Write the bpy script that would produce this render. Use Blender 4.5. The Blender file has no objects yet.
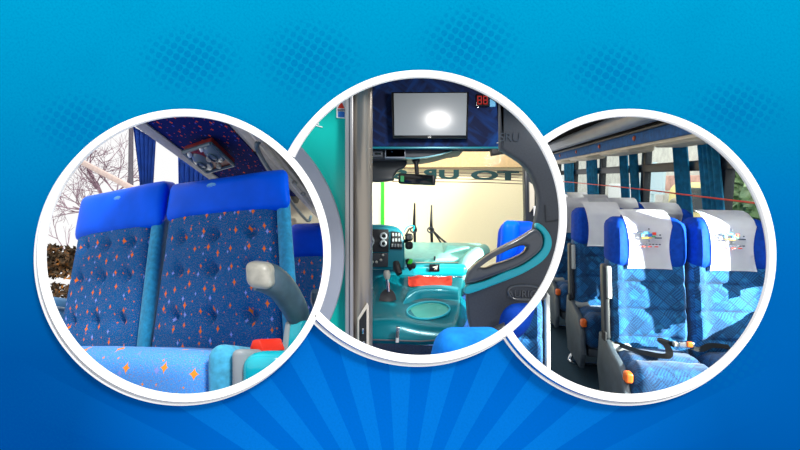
import bpy, bmesh, math, random
from mathutils import Vector, Matrix
random.seed(7)
PI = math.pi
SC = bpy.context.scene
COL = SC.collection
F = 450.0                       # focal length in pixels of the 800x450 frame
EYE = Vector((0, 0, 1.6))

def A(px, py, d):
    return Vector(((px-400)/F*d, d, 1.6+(225-py)/F*d))

# ------------------------------------------------------------------ materials
def lin(h):
    h = h.lstrip('#'); v = [int(h[i:i+2], 16)/255 for i in (0, 2, 4)]
    return tuple((c/12.92 if c <= .04045 else ((c+.055)/1.055)**2.4) for c in v)+(1,)

class X:                                                    # tiny expression wrapper round math nodes
    def __init__(s, nt, sock): s.nt, s.s = nt, sock
    def _m(s, op, b=None, c=None):
        n = s.nt.nodes.new('ShaderNodeMath'); n.operation = op
        for i, v in enumerate((s, b, c)):
            if v is None: continue
            if isinstance(v, X): s.nt.links.new(v.s, n.inputs[i])
            else: n.inputs[i].default_value = v
        return X(s.nt, n.outputs[0])
    def __add__(s, o): return s._m('ADD', o)
    def __sub__(s, o): return s._m('SUBTRACT', o)
    def __mul__(s, o): return s._m('MULTIPLY', o)
    def __truediv__(s, o): return s._m('DIVIDE', o)
    def __pow__(s, o): return s._m('POWER', o)
    def lt(s, o): return s._m('LESS_THAN', o)
    def gt(s, o): return s._m('GREATER_THAN', o)
    def mx(s, o): return s._m('MAXIMUM', o)
    def mn(s, o): return s._m('MINIMUM', o)
    def f(s, op, *a): return s._m(op, *a)
    def clamp(s, a=0., b=1.): return s.mx(a).mn(b)

class Mat:
    def __init__(s, name, col='#808080', rough=.5, metal=0., spec=.5, coat=0., sheen=0., emit=None, estr=1.):
        s.m = bpy.data.materials.new(name); s.m.use_nodes = True
        s.nt = s.m.node_tree; s.b = s.nt.nodes['Principled BSDF']
        s.b.inputs['Base Color'].default_value = lin(col)
        s.b.inputs['Roughness'].default_value = rough
        s.b.inputs['Metallic'].default_value = metal
        s.b.inputs['Specular IOR Level'].default_value = spec
        s.b.inputs['Coat Weight'].default_value = coat
        s.b.inputs['Coat Roughness'].default_value = .12
        if sheen: s.b.inputs['Sheen Weight'].default_value = sheen
        if emit:
            s.b.inputs['Emission Color'].default_value = lin(emit); s.b.inputs['Emission Strength'].default_value = estr
    def node(s, t, **k):
        n = s.nt.nodes.new(t)
        for a, v in k.items(): setattr(n, a, v)
        return n
    def link(s, a, b): s.nt.links.new(a.s if isinstance(a, X) else a, b)
    def uv(s, kind='UV', scale=1., rot=0.):
        tc = s.node('ShaderNodeTexCoord'); mp = s.node('ShaderNodeMapping')
        mp.inputs['Scale'].default_value = (scale,)*3; mp.inputs['Rotation'].default_value = (0, 0, rot)
        s.link(tc.outputs[kind], mp.inputs[0]); return mp.outputs[0]
    def xyz(s, v):
        n = s.node('ShaderNodeSeparateXYZ'); s.link(v, n.inputs[0]); return [X(s.nt, o) for o in n.outputs]
    def vec(s, x, y, z=0.):
        n = s.node('ShaderNodeCombineXYZ')
        for i, v in enumerate((x, y, z)):
            if isinstance(v, X): s.link(v, n.inputs[i])
            else: n.inputs[i].default_value = v
        return n.outputs[0]
    def noise(s, v, scale, detail=2., rough=.5):
        n = s.node('ShaderNodeTexNoise'); s.link(v, n.inputs['Vector'])
        n.inputs['Scale'].default_value = scale; n.inputs['Detail'].default_value = detail; n.inputs['Roughness'].default_value = rough
        return X(s.nt, n.outputs[0])
    def white(s, v, w=0.):
        n = s.node('ShaderNodeTexWhiteNoise', noise_dimensions='4D'); s.link(v, n.inputs['Vector']); n.inputs['W'].default_value = w
        return X(s.nt, n.outputs['Value'])
    def mix(s, fac, a, b):
        n = s.node('ShaderNodeMix', data_type='RGBA')
        for sock, v in ((n.inputs[0], fac), (n.inputs[6], a), (n.inputs[7], b)):
            if isinstance(v, X): s.link(v, sock)
            elif isinstance(v, str): sock.default_value = lin(v)
            elif isinstance(v, (int, float)): sock.default_value = v
            else: s.link(v, sock)
        return n.outputs[2]
    def ramp(s, fac, stops):
        n = s.node('ShaderNodeValToRGB'); e = n.color_ramp.elements
        while len(e) < len(stops): e.new(.5)
        for el, (p, c) in zip(e, stops): el.position = p; el.color = lin(c)
        s.link(fac, n.inputs[0]); return n.outputs[0]
    def col(s, sock): s.link(sock, s.b.inputs['Base Color']); return s
    def bump(s, h, strength=.3, dist=.003):
        n = s.node('ShaderNodeBump'); n.inputs['Strength'].default_value = strength; n.inputs['Distance'].default_value = dist
        s.link(h, n.inputs['Height']); s.link(n.outputs[0], s.b.inputs['Normal']); return s

def plain(name, col, rough=.5, var=.0, nscale=30, bump=0., **k):
    m = Mat(name, col, rough, **k)
    v = m.uv('Object')
    n = m.noise(v, nscale, 3)
    if var:
        c = lin(col)
        hx = lambda f: '#%02x%02x%02x' % tuple(max(0, min(255, int(int(col.lstrip('#')[i:i+2], 16)*f))) for i in (0, 2, 4))
        m.col(m.ramp(n, [(.3, hx(1-var)), (.7, hx(1+var))]))
    if bump: m.bump(n, bump)
    return m.m

def stars(m, uvs, cell, w, h, seed, keep=.8, jit=.5):
    u, v = uvs
    cu, cv = u/cell, v/cell
    fu, fv = cu.f('FLOOR'), cv.f('FLOOR')
    cid = m.vec(fu, fv)
    r1, r2, r3 = m.white(cid, seed), m.white(cid, seed+1.3), m.white(cid, seed+2.7)
    x = (cu-fu-.5-(r1-.5)*jit)*cell; y = (cv-fv-.5-(r2-.5)*jit)*cell
    sz = r3*.5+.75
    a = ((x/w/sz).f('ABSOLUTE'))**.62 + ((y/h/sz).f('ABSOLUTE'))**.62
    return a.lt(1.)*m.white(cid, seed+5.1).lt(keep)

def star_fabric(name, base1, base2, orange='#f2772a', lav='#8a9be8', k=1., sheen=.3, speck='#b07a68'):
    m = Mat(name, base1, .85, sheen=sheen, spec=.08)
    uvv = m.uv('UV'); u, v, _ = m.xyz(uvv)
    sp = m.noise(uvv, 420/k, 2, .7)
    c = m.mix((sp-.5)._m('MULTIPLY', 5.).clamp(), base1, base2)
    fine = m.noise(uvv, 300/k, 1, .5)
    c = m.mix(fine.gt(.66), c, speck)
    c = m.mix(stars(m, (u, v), .055*k, .0045*k, .006*k, 3.1, .7), c, orange)
    c = m.mix(stars(m, (u+.02, v+.03), .085*k, .0085*k, .014*k, 9.7, .75), c, lav)
    c = m.mix(stars(m, (u, v), .080*k, .0095*k, .0165*k, 21.4, .9), c, orange)
    m.col(c); m.bump(sp, .15, .002)
    return m.m

def weave_fabric(name, dark, mid, light, k=1.):
    m = Mat(name, mid, .8, sheen=.2, spec=.25)
    uvv = m.uv('UV', 1., .72); u, v, _ = m.xyz(uvv)
    S = .062*k
    fu, fv = (u/S).f('FLOOR'), (v/S).f('FLOOR')
    cid = m.vec(fu, fv)
    r, r2 = m.white(cid, 2.2), m.white(cid, 7.9)
    lu = (u/(.0135*k)).f('FRACT'); lv = (v/(.0135*k)).f('FRACT')
    ori = r.gt(.5)
    ln = lu*ori + lv*(ori*-1.+1.)
    stripe = ln.lt(.42)
    edge = ((u/S).f('FRACT').lt(.07)).mx((v/S).f('FRACT').lt(.07))
    c = m.mix(r2, dark, mid)
    c = m.mix(stripe*(r2*.4+.12), c, light)
    blk = m.noise(uvv, 16/k, 2); c = m.mix(((blk-.55)._m('MULTIPLY', 7.).clamp())*.45, c, light)
    c = m.mix(edge*.75, c, dark)
    n = m.noise(uvv, 260/k, 2)
    c = m.mix((n-.45)._m('MULTIPLY', 1.6).clamp(), c, light)
    m.col(c); m.bump(n, .12, .0015)
    return m.m

def quilt_fabric(name, dark, mid, light):
    m = Mat(name, mid, .75, spec=.25)
    uvv = m.uv('UV', 1., .6)
    n = m.noise(uvv, 9, 3, .6); u, v, _ = m.xyz(uvv)
    w = m.noise(m.vec(u*26., v*5.), 1., 3); w2 = m.noise(m.vec(u*4.+7., v*24.), 1., 3)
    c = m.mix(((w.mx(w2))-.5)._m('MULTIPLY', 5.).clamp(), dark, mid)
    c = m.mix((n-.58)._m('MULTIPLY', 5.).clamp()*.5, c, light)
    m.col(c); m.bump(w.mx(w2), .25, .004)
    return m.m

def brushed(name, col, rough=.32, metal=.85):
    m = Mat(name, col, rough, metal)
    x, y, z = m.xyz(m.uv('Object'))
    n = m.noise(m.vec(x*240., y*240., z*3.), 1., 2)
    m.link(n*.25+(rough-.12), m.b.inputs['Roughness']); m.bump(n, .05, .001)
    return m.m

def leafy(name, cols, scale):
    m = Mat(name, cols[0][1], .9, spec=.1)
    m.col(m.ramp(m.noise(m.uv('Object'), scale, 4, .7), cols)); return m.m

def glass(name, tint='#ffffff', refl=.07):
    m = bpy.data.materials.new(name); m.use_nodes = True; nt = m.node_tree
    nt.nodes.remove(nt.nodes['Principled BSDF'])
    t = nt.nodes.new('ShaderNodeBsdfTransparent'); t.inputs[0].default_value = lin(tint)
    g = nt.nodes.new('ShaderNodeBsdfGlossy'); g.inputs['Roughness'].default_value = .05
    mx = nt.nodes.new('ShaderNodeMixShader'); mx.inputs[0].default_value = refl
    nt.links.new(t.outputs[0], mx.inputs[1]); nt.links.new(g.outputs[0], mx.inputs[2])
    nt.links.new(mx.outputs[0], nt.nodes['Material Output'].inputs[0]); return m

def board_material():
    m = Mat('printed_blue_board', '#0a78d0', .8, spec=0.)
    x, y, z = m.xyz(m.uv('Object'))
    px = x*450.+400.; py = z*-450.+225.
    grad = m.ramp(py/450., [(0., '#00abe0'), (.22, '#009cd4'), (.42, '#0085c8'), (.62, '#0067b4'), (.8, '#0055a8'), (1., '#004fa6')])
    dx, dy = (px-400.), (py-450.)
    glow = ((dx/330.)**2. if False else (dx/330.)*(dx/330.)) + (dy/190.)*(dy/190.)
    g = ((glow*-1.)+1.).clamp()
    c = m.mix(g*.85, grad, '#0079ee')
    gr = ((px-790.)/260.)*((px-790.)/260.) + ((py-330.)/190.)*((py-330.)/190.)
    c = m.mix(((gr*-1.)+1.).clamp()*.45, c, '#0079dc')
    # sunburst rays from a point under the lower edge
    rx, ry = px-400., (py*-1.)+552.
    ang = rx.f('ARCTAN2', ry)
    st = ((ang/.2327)+.25).f('FRACT').lt(.5)
    fade = ((rx*rx+ry*ry).f('SQRT')*-1.+430.)/260.
    side = ((ang.f('ABSOLUTE')*-1.)+1.25)/.25
    c = m.mix(st*fade.clamp()*side.clamp()*.38, c, '#0d95ff')
    # half-tone dot patches
    a = .55
    u = (px*math.cos(a)+py*math.sin(a))/8.0; v = (py*math.cos(a)-px*math.sin(a))/8.0
    du, dv = u.f('FRACT')-.5, v.f('FRACT')-.5
    r2 = du*du+dv*dv
    mask = None
    for (bx, by, sx, sy) in ((80, 125, 60, 38), (190, 62, 62, 42), (310, 62, 62, 50), (470, 45, 60, 46), (612, 74, 55, 38), (735, 110, 60, 36), (720, 350, 60, 50)):
        q = ((px-bx)/sx)*((px-bx)/sx)+((py-by)/sy)*((py-by)/sy)
        q = ((q*-1.)+1.).clamp()
        mask = q if mask is None else mask.mx(q)
    dots = r2.lt(mask*.2+.005)*mask
    c = m.mix(dots*.46, c, '#0072c0')
    nz = m.noise(m.vec((px+py)*.32, (px-py)*.32), 1., 2, .6)
    c = m.mix((nz-.42)._m('MULTIPLY', 2.2).clamp()*.34, c, '#0066ae')
    nz2 = m.noise(m.vec(px*.012, py*.012), 1., 2)
    c = m.mix((nz2-.5)._m('MULTIPLY', 1.2).clamp()*.25, c, '#00599f')
    vm = m.node('ShaderNodeVectorMath', operation='MULTIPLY'); m.link(c, vm.inputs[0]); vm.inputs[1].default_value = (.63, .61, .61)
    m.col(vm.outputs[0]); return m.m

M = {}
M['board'] = board_material()
M['ring'] = plain('white_enamel', '#fbfbfb', .35)
M['rim'] = plain('pale_grey_edge', '#d6d7da', .45)
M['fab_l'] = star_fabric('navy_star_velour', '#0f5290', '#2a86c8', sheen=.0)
M['fab_sunlit'] = star_fabric('sunlit_star_velour', '#4a9aee', '#84c2fa', orange='#ff9a35', k=1., sheen=.1)  # the seat velour again, sunlight put into a lighter colour
M['fab_ceil'] = star_fabric('dark_star_velour', '#06185c', '#0a2268', orange='#e8521c', lav='#3a50c0', k=.8, sheen=0., speck='#1a2a80')
M['satin'] = plain('blue_satin', '#005cf2', .42, var=.06, nscale=6, bump=.12, spec=.06)
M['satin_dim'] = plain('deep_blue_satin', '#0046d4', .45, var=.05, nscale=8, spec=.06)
M['teal_velvet'] = plain('teal_velvet', '#158cbc', .8, var=.1, nscale=60, bump=.2, sheen=.15)
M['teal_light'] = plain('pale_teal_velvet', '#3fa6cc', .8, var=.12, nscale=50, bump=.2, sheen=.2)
M['teal_plastic'] = plain('teal_gloss_plastic', '#0fb6c6', .22, coat=.4)
M['grey_plastic'] = plain('grey_plastic', '#4a606d', .38, var=.08, nscale=25, bump=.05)
M['silver_plastic'] = plain('worn_silver_plastic', '#a8a69c', .35, var=.08, nscale=40)
M['grey_trim'] = plain('mid_grey_plastic', '#8f979c', .5)
M['red_plastic'] = plain('red_plastic', '#f03018', .35)
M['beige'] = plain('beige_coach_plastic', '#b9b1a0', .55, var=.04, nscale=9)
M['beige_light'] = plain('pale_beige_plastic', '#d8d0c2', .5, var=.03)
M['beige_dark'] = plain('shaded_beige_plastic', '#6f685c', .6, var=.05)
M['black'] = plain('black_plastic', '#101114', .5)
M['softblack'] = plain('black_rubber', '#191b1f', .75)
M['curtain'] = plain('navy_curtain_cloth', '#15479f', .8, var=.12, nscale=18, bump=.2)
M['curtain_teal'] = plain('petrol_curtain_cloth', '#1b83ac', .8, var=.14, nscale=18, bump=.2)
M['bark'] = plain('purple_brown_bark', '#8d7480', .9, var=.15, nscale=30)
M['hedge'] = leafy('autumn_hedge', [(.3, '#1d1712'), (.5, '#40362a'), (.62, '#6e4a2a'), (.72, '#e08a1e')], 9)
M['pole'] = plain('weathered_pole', '#55505a', .7, var=.1)
M['beam'] = plain('pinkish_band', '#c9b4ac', .8, var=.05)
M['sill'] = plain('dusty_blue_sill', '#3f6f98', .5)
M['maroon'] = plain('maroon_panel', '#7a2116', .4, var=.15, nscale=30)
M['lens'] = plain('smoky_grey_lens', '#6d7d84', .2, coat=.5)
M['chrome'] = brushed('polished_metal', '#c9ced2', .2, 1.)
M['alu'] = brushed('brushed_aluminium', '#a59d92', .34, .75)
M['lightmetal'] = plain('light_grey_profile', '#b6b4b4', .4, metal=.4)
M['door_teal'] = plain('teal_lacquer', '#17c2b4', .3, var=.03, nscale=3, coat=.25)
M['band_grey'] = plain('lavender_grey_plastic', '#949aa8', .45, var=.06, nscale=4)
M['fab_head'] = quilt_fabric('quilted_blue_cloth', '#021238', '#04306c', '#0c4e98')
M['graph'] = plain('graphite_plastic', '#41464e', .5, var=.06, nscale=200, bump=.12)
M['graph_gloss'] = plain('smooth_graphite_plastic', '#4a5058', .28, coat=.3)
M['aqua'] = plain('aqua_stripe_plastic', '#16b4c4', .35)
M['dash_teal'] = plain('metallic_teal_paint', '#0ea5b4', .3, metal=.2, coat=.3)
M['dash_pale'] = plain('pale_teal_dash_vinyl', '#8fdccc', .45, var=.04)
M['hump'] = plain('teal_engine_cover_paint', '#088c9c', .25, metal=.15, coat=.4)
M['hood_teal'] = plain('deep_teal_hood', '#0a7686', .35, metal=.1)
M['tray'] = plain('greenish_tray', '#4aa294', .35)
M['redcloth'] = plain('red_duster_cloth', '#d8402c', .85, var=.12, nscale=25, bump=.4)
M['screen'] = plain('grey_tv_screen', '#7e8489', .26, spec=.7)
M['bezel'] = plain('gloss_black_bezel', '#0e1014', .15)
M['stucco'] = plain('cream_stucco', '#fdf3d2', .9, var=.02, nscale=60, bump=.3)
M['tan'] = plain('tan_strip', '#dcc094', .85, var=.05, nscale=30)
M['white'] = plain('white_paint', '#f6f6f4', .5)
M['green'] = plain('bright_green_paint', '#35c832', .5)
M['navy_carpet'] = plain('navy_carpet', '#10407c', .95, var=.25, nscale=140, bump=.4)
M['floor_r'] = plain('dark_petrol_carpet', '#0d3347', .9, var=.12, nscale=90, bump=.2)
M['glass'] = glass('clear_glass')
M['glass_tint'] = glass('windscreen_glass', '#fffdf6', .006)
M['glass_green'] = glass('pale_green_glass', '#f6fbf9', .03)
M['decal'] = plain('dark_teal_decal', '#124a4a', .5)
M['pin'] = plain('brown_pinstripe', '#8a6a5a', .5)
M['orange'] = plain('orange_plastic', '#e0641c', .4)
M['led'] = Mat('red_led', '#300000', .5, emit='#d01810', estr=.55).m
M['label_blue'] = plain('pale_blue_label', '#69b4e0', .5)
M['red'] = plain('warning_red', '#e0361e', .5)
M['blue_print'] = plain('print_blue', '#2a72c8', .5)
M['fab_r'] = weave_fabric('blue_weave_upholstery', '#011a46', '#054a8a', '#2688c0', k=.8)
M['fab_r_seat'] = weave_fabric('blue_weave_cushion', '#01153a', '#043c72', '#1c6ea4', k=.8)
M['blue_vel'] = plain('royal_blue_velour', '#093fa4', .7, var=.08, nscale=40, bump=.15, spec=.1)
M['cush_blue'] = plain('light_blue_velour', '#1c8cf4', .75, spec=.1, var=.06, nscale=50, bump=.15)
M['linen'] = plain('white_headrest_linen', '#fafbfd', .7, var=.02, nscale=14, bump=.1)
M['seat_shell'] = plain('grey_seat_shell', '#46515a', .45, var=.1, nscale=20)
M['arm_dark'] = plain('charcoal_armrest', '#262b31', .4)
M['arm_light'] = plain('light_grey_plastic', '#a9adab', .4)
M['rack_grey'] = plain('grey_rack_shell', '#6e7988', .35, var=.05, nscale=4)
M['rack_dark'] = plain('dark_headliner', '#100f0f', .8, var=.1)
M['valance'] = plain('blue_pelmet_cloth', '#0f4f88', .8, var=.16, nscale=26, bump=.2)
M['panel_beige'] = plain('cream_under_panel', '#c9beac', .5, var=.06, nscale=8)
M['win_frame'] = plain('black_window_frame', '#23282f', .4)
M['facade'] = plain('pale_street_facade', '#f2eee6', .8, var=.06, nscale=3)
M['yellow'] = plain('yellow_body_paint', '#f8df92', .4, var=.05, nscale=5)
M['foliage'] = leafy('pale_green_foliage', [(.3, '#86ae6e'), (.5, '#bcd6a4'), (.7, '#ecf5da')], 5)
M['skin'] = plain('pale_skin', '#cfa892', .6)
M['redwire'] = plain('red_cord', '#e8503a', .5)
M['street'] = plain('asphalt', '#8d8d8a', .9, var=.08, nscale=8)
M['ink'] = plain('dark_print', '#3a4658', .6)
M['yellow_print'] = plain('print_yellow', '#f0b840', .6)
M['cyan_print'] = plain('print_cyan', '#58b8ea', .6)
M['pale_cyan'] = plain('pale_street_blue', '#cfe6f2', .7)
M['pale_red'] = plain('washed_red_canvas', '#f2b4a6', .8, var=.12, nscale=3)  # red lightened in the colour to look washed out by bright light
M['green_print'] = plain('print_green', '#3f9e62', .6)

# ------------------------------------------------------------------ mesh helpers
def finish_uv(bm):
    bm.normal_update()
    l = bm.loops.layers.uv.get('uv') or bm.loops.layers.uv.new('uv')
    return l

def cube_uv(bm, sw=None):
    l = finish_uv(bm)
    for f in bm.faces:
        n = f.normal; a = [abs(c) for c in n]; k = a.index(max(a))
        for lp in f.loops:
            c = lp.vert.co
            lp[l].uv = (c.x, c.z) if k == 1 else ((c.y, c.z) if k == 0 else (c.x, c.y))

MW = {}
def crease(bm, ang=38):
    for f in bm.faces: f.smooth = True
    lim = math.radians(ang)
    for e in bm.edges:
        if len(e.link_faces) == 2 and e.calc_face_angle(0) > lim: e.smooth = False

def obj(name, bm, mat, parent=None, label=None, ang=38):
    """link a bmesh (in world coordinates) as one object; parts are re-expressed in their root's frame"""
    if not bm.loops.layers.uv.get('uv'): cube_uv(bm)
    bmesh.ops.recalc_face_normals(bm, faces=bm.faces)
    crease(bm, ang)
    if parent is not None:
        Mr = MW[parent]; bm.transform(Mr.inverted())
    else:
        xs = [v.co.x for v in bm.verts]; ys = [v.co.y for v in bm.verts]; zs = [v.co.z for v in bm.verts]
        Mr = Matrix.Translation(((min(xs)+max(xs))/2, (min(ys)+max(ys))/2, min(zs)))
        bm.transform(Mr.inverted())
    me = bpy.data.meshes.new(name); bm.to_mesh(me); bm.free()
    o = bpy.data.objects.new(name, me); COL.objects.link(o)
    me.materials.append(M[mat])
    if parent is not None: o.parent = parent
    else: o.matrix_world = Mr
    MW[o] = Mr
    if label: o['label'] = label
    return o

def tag(o, label, cat, group=None, kind=None):
    o['label'] = label; o['category'] = cat
    if group: o['group'] = group
    if kind: o['kind'] = kind
    return o

def struct(name, bm, mat, label=None, ang=38):
    o = obj(name, bm, mat, None, label, ang); o['kind'] = 'structure'; return o

def thing(name, label, cat, loc, group=None, rot=None):
    o = bpy.data.objects.new(name, None); COL.objects.link(o); o.empty_display_size = .05
    Mx = Matrix.Translation(loc) @ (rot.to_4x4() if rot is not None else Matrix.Identity(4))
    o.matrix_world = Mx; MW[o] = Mx
    return tag(o, label, cat, group)

def new(): return bmesh.new()

def rbox(cx, cy, cz, sx, sy, sz, r, n=(6, 4, 6), warp=None, bm=None):
    """rounded box: subdivided box pushed onto its rounded hull, then an optional warp(v) -> v; metric cube-projected UVs"""
    bm2 = bmesh.new(); h = (sx/2, sy/2, sz/2); r = min(r, *h)
    def ticks(half, k):
        inner = half-r
        t = [-half+(r)*(1-math.cos(PI/2*i/3)) for i in range(3)]
        t = [-half, -half+.35*r, -half+.7*r] + [-inner+2*inner*i/k for i in range(k+1)]
        t += [half-.7*r, half-.35*r, half]; return t
    T = [ticks(h[i], n[i]) for i in range(3)]
    cache = {}
    def V(p):
        key = tuple(round(c, 6) for c in p)
        if key not in cache:
            q = [max(-(h[i]-r), min(h[i]-r, p[i])) for i in range(3)]
            d = Vector([p[i]-q[i] for i in range(3)])
            v = Vector(q)+(d.normalized()*r if d.length > 1e-9 else d)
            cache[key] = bm2.verts.new(v)
        return cache[key]
    for ax in range(3):
        b, c = [(1, 2), (2, 0), (0, 1)][ax]
        for sgn in (-1, 1):
            for i in range(len(T[b])-1):
                for j in range(len(T[c])-1):
                    qs = []
                    for (bi, ci) in ((i, j), (i+1, j), (i+1, j+1), (i, j+1)):
                        p = [0, 0, 0]; p[ax] = sgn*h[ax]; p[b] = T[b][bi]; p[c] = T[c][ci]; qs.append(V(p))
                    if sgn < 0: qs.reverse()
                    if len(set(qs)) >= 3:
                        try: bm2.faces.new(list(dict.fromkeys(qs)))
                        except ValueError: pass
    cube_uv(bm2)
    for v in bm2.verts:
        p = Vector((v.co.x+cx, v.co.y+cy, v.co.z+cz))
        v.co = warp(p) if warp else p
    if bm is not None:
        me = bpy.data.meshes.new('t'); bm2.to_mesh(me); bm.from_mesh(me); bpy.data.meshes.remove(me); bm2.free(); return bm
    return bm2

def tube(pts, rad, n=10, bm=None, flat=None, smooth_n=0):
    """swept round tube with closed ends; rad may be a list"""
    bm = bm or bmesh.new()
    pts = [Vector(p) for p in pts]
    R = list(rad) if isinstance(rad, (list, tuple)) else [rad]*len(pts)
    if smooth_n:
        pts2, r2 = [], []
        for i in range(len(pts)-1):
            p0, p1, p2, p3 = pts[max(i-1, 0)], pts[i], pts[i+1], pts[min(i+2, len(pts)-1)]
            for k in range(smooth_n):
                t = k/smooth_n
                pts2.append(.5*((2*p1)+(p2-p0)*t+(2*p0-5*p1+4*p2-p3)*t*t+(3*p1-p0-3*p2+p3)*t**3)); r2.append(R[i]*(1-t)+R[i+1]*t)
        pts2.append(pts[-1]); r2.append(R[-1]); pts, R = pts2, r2
    prev = None; up = None; rings = []
    for i, p in enumerate(pts):
        t = (pts[min(i+1, len(pts)-1)]-pts[max(i-1, 0)]).normalized()
        if up is None:
            up = Vector((0, 0, 1)) if abs(t.z) < .9 else Vector((1, 0, 0))
        s = t.cross(up).normalized(); up = s.cross(t).normalized()
        fx, fy = flat or (1, 1)
        rings.append([bm.verts.new(p+s*math.cos(2*PI*k/n)*R[i]*fx+up*math.sin(2*PI*k/n)*R[i]*fy) for k in range(n)])
    for a, b in zip(rings, rings[1:]):
        for k in range(n): bm.faces.new((a[k], a[(k+1) % n], b[(k+1) % n], b[k]))
    bm.faces.new(list(reversed(rings[0]))); bm.faces.new(rings[-1])
    return bm

def box8(c, bm=None, bev=0.):
    """box from 8 corners: 4 of the near face (counter-clockwise) then 4 of the far face"""
    b = bmesh.new()
    v = [b.verts.new(p) for p in c]
    for f in ((0, 1, 2, 3), (7, 6, 5, 4), (0, 4, 5, 1), (1, 5, 6, 2), (2, 6, 7, 3), (3, 7, 4, 0)): b.faces.new([v[i] for i in f])
    bmesh.ops.recalc_face_normals(b, faces=b.faces)
    if bev: bmesh.ops.bevel(b, geom=b.edges[:], offset=bev, segments=2, profile=.5, affect='EDGES')
    if bm is None: return b
    me = bpy.data.meshes.new('t'); b.to_mesh(me); bm.from_mesh(me); bpy.data.meshes.remove(me); b.free(); return bm

def slab(quad, thick, bev=0., bm=None):
    """flat slab: 4 front corners, thickness vector away from the viewer"""
    t = Vector(thick); q = [Vector(p) for p in quad]
    return box8(q+[p+t for p in q], bm, bev)

def cr(pts, n=6, closed=True):
    out = []; L = len(pts)
    for i in range(L if closed else L-1):
        g = (lambda k: pts[k % L]) if closed else (lambda k: pts[max(0, min(L-1, k))])
        p0, p1, p2, p3 = g(i-1), g(i), g(i+1), g(i+2)
        for k in range(n):
            t = k/n
            out.append(tuple(.5*(2*b+(c-a)*t+(2*a-5*b+4*c-e)*t*t+(3*b-a-3*c+e)*t**3) for a, b, c, e in zip(p0, p1, p2, p3)))
    if not closed: out.append(tuple(pts[-1]))
    return out

def from_curve(loops, depth, bevel=0., res=2):
    """filled 2-D outline(s) with holes -> solid bmesh in the XZ plane, y from 0 to depth"""
    cu = bpy.data.curves.new('t', 'CURVE'); cu.dimensions = '2D'; cu.fill_mode = 'BOTH'
    for lp in loops:
        s = cu.splines.new('POLY'); s.points.add(len(lp)-1); s.use_cyclic_u = True
        for p, q in zip(s.points, lp): p.co = (q[0], q[1], 0, 1)
    cu.extrude = max(depth/2-bevel, 1e-5); cu.bevel_depth = bevel; cu.bevel_resolution = res; cu.offset = -bevel
    o = bpy.data.objects.new('t', cu); COL.objects.link(o)
    bpy.context.view_layer.update()
    me = bpy.data.meshes.new_from_object(o.evaluated_get(bpy.context.evaluated_depsgraph_get()))
    bpy.data.objects.remove(o); bpy.data.curves.remove(cu)
    b = bmesh.new(); b.from_mesh(me); bpy.data.meshes.remove(me)
    for l in list(b.loops.layers.uv): b.loops.layers.uv.remove(l)
    bmesh.ops.remove_doubles(b, verts=b.verts, dist=1e-6)
    b.transform(Matrix(((1, 0, 0, 0), (0, 0, 1, depth/2), (0, 1, 0, 0), (0, 0, 0, 1))))
    return b

def plate(pxs, d, t, bevel=0., holes=()):
    """upright plate facing the camera side: outline given where it stands at distance d, thickness t going away"""
    cv = lambda L: [((p[0]-400)/F*d, 1.6+(225-p[1])/F*d) for p in L]
    b = from_curve([cv(pxs)]+[cv(h) for h in holes], t, bevel)
    bmesh.ops.translate(b, verts=b.verts, vec=(0, d, 0)); return b

def sheet(rows, thick=.004):
    """grid of points -> thin cloth with thickness; UVs by arc length"""
    b = bmesh.new(); l = b.loops.layers.uv.new('uv')
    V = [[b.verts.new(p) for p in r] for r in rows]
    cu = [[0.]*len(r) for r in rows]
    for i, r in enumerate(rows):
        for j in range(1, len(r)): cu[i][j] = cu[i][j-1]+(Vector(r[j])-Vector(r[j-1])).length
    cv = [0.]
    for i in range(1, len(rows)): cv.append(cv[-1]+(Vector(rows[i][0])-Vector(rows[i-1][0])).length)
    for i in range(len(V)-1):
        for j in range(len(V[0])-1):
            f = b.faces.new((V[i][j], V[i][j+1], V[i+1][j+1], V[i+1][j]))
            for lp, (a, c) in zip(f.loops, ((i, j), (i, j+1), (i+1, j+1), (i+1, j))): lp[l].uv = (cu[a][c], cv[a])
    if thick: bmesh.ops.solidify(b, geom=b.faces[:], thickness=thick)
    return b

def text_bm(txt, size, depth=.001, mirror=False, bold=0.):
    cu = bpy.data.curves.new('t', 'FONT'); cu.body = txt; cu.size = size; cu.extrude = depth; cu.align_x = 'CENTER'; cu.align_y = 'CENTER'; cu.offset = bold
    o = bpy.data.objects.new('t', cu); COL.objects.link(o); bpy.context.view_layer.update()
    me = bpy.data.meshes.new_from_object(o.evaluated_get(bpy.context.evaluated_depsgraph_get()))
    bpy.data.objects.remove(o); bpy.data.curves.remove(cu)
    b = bmesh.new(); b.from_mesh(me); bpy.data.meshes.remove(me)
    for l in list(b.loops.layers.uv): b.loops.layers.uv.remove(l)
    s = -1 if mirror else 1
    b.transform(Matrix(((s, 0, 0, 0), (0, 0, -1, 0), (0, 1, 0, 0), (0, 0, 0, 1)))); return b

def move(b, p): bmesh.ops.translate(b, verts=b.verts, vec=p); return b
def join(bm, b):
    me = bpy.data.meshes.new('t'); b.to_mesh(me); bm.from_mesh(me); bpy.data.meshes.remove(me); b.free(); return bm

# ------------------------------------------------------------------ camera, world, sun
cam = bpy.data.cameras.new('camera'); cam.sensor_width = 36; cam.lens = F/800*36; cam.clip_start = .05; cam.clip_end = 200
co = bpy.data.objects.new('camera', cam); COL.objects.link(co); co.location = EYE; co.rotation_euler = (PI/2, 0, 0); SC.camera = co
w = bpy.data.worlds.new('world'); SC.world = w; w.use_nodes = True
w.node_tree.nodes['Background'].inputs[0].default_value = (1, 1, 1, 1); w.node_tree.nodes['Background'].inputs[1].default_value = 1.0
SC.view_settings.view_transform = 'Standard'; SC.view_settings.look = 'None'; SC.view_settings.exposure = 0.; SC.view_settings.gamma = 1.
SC.view_settings.use_curve_mapping = False

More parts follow.
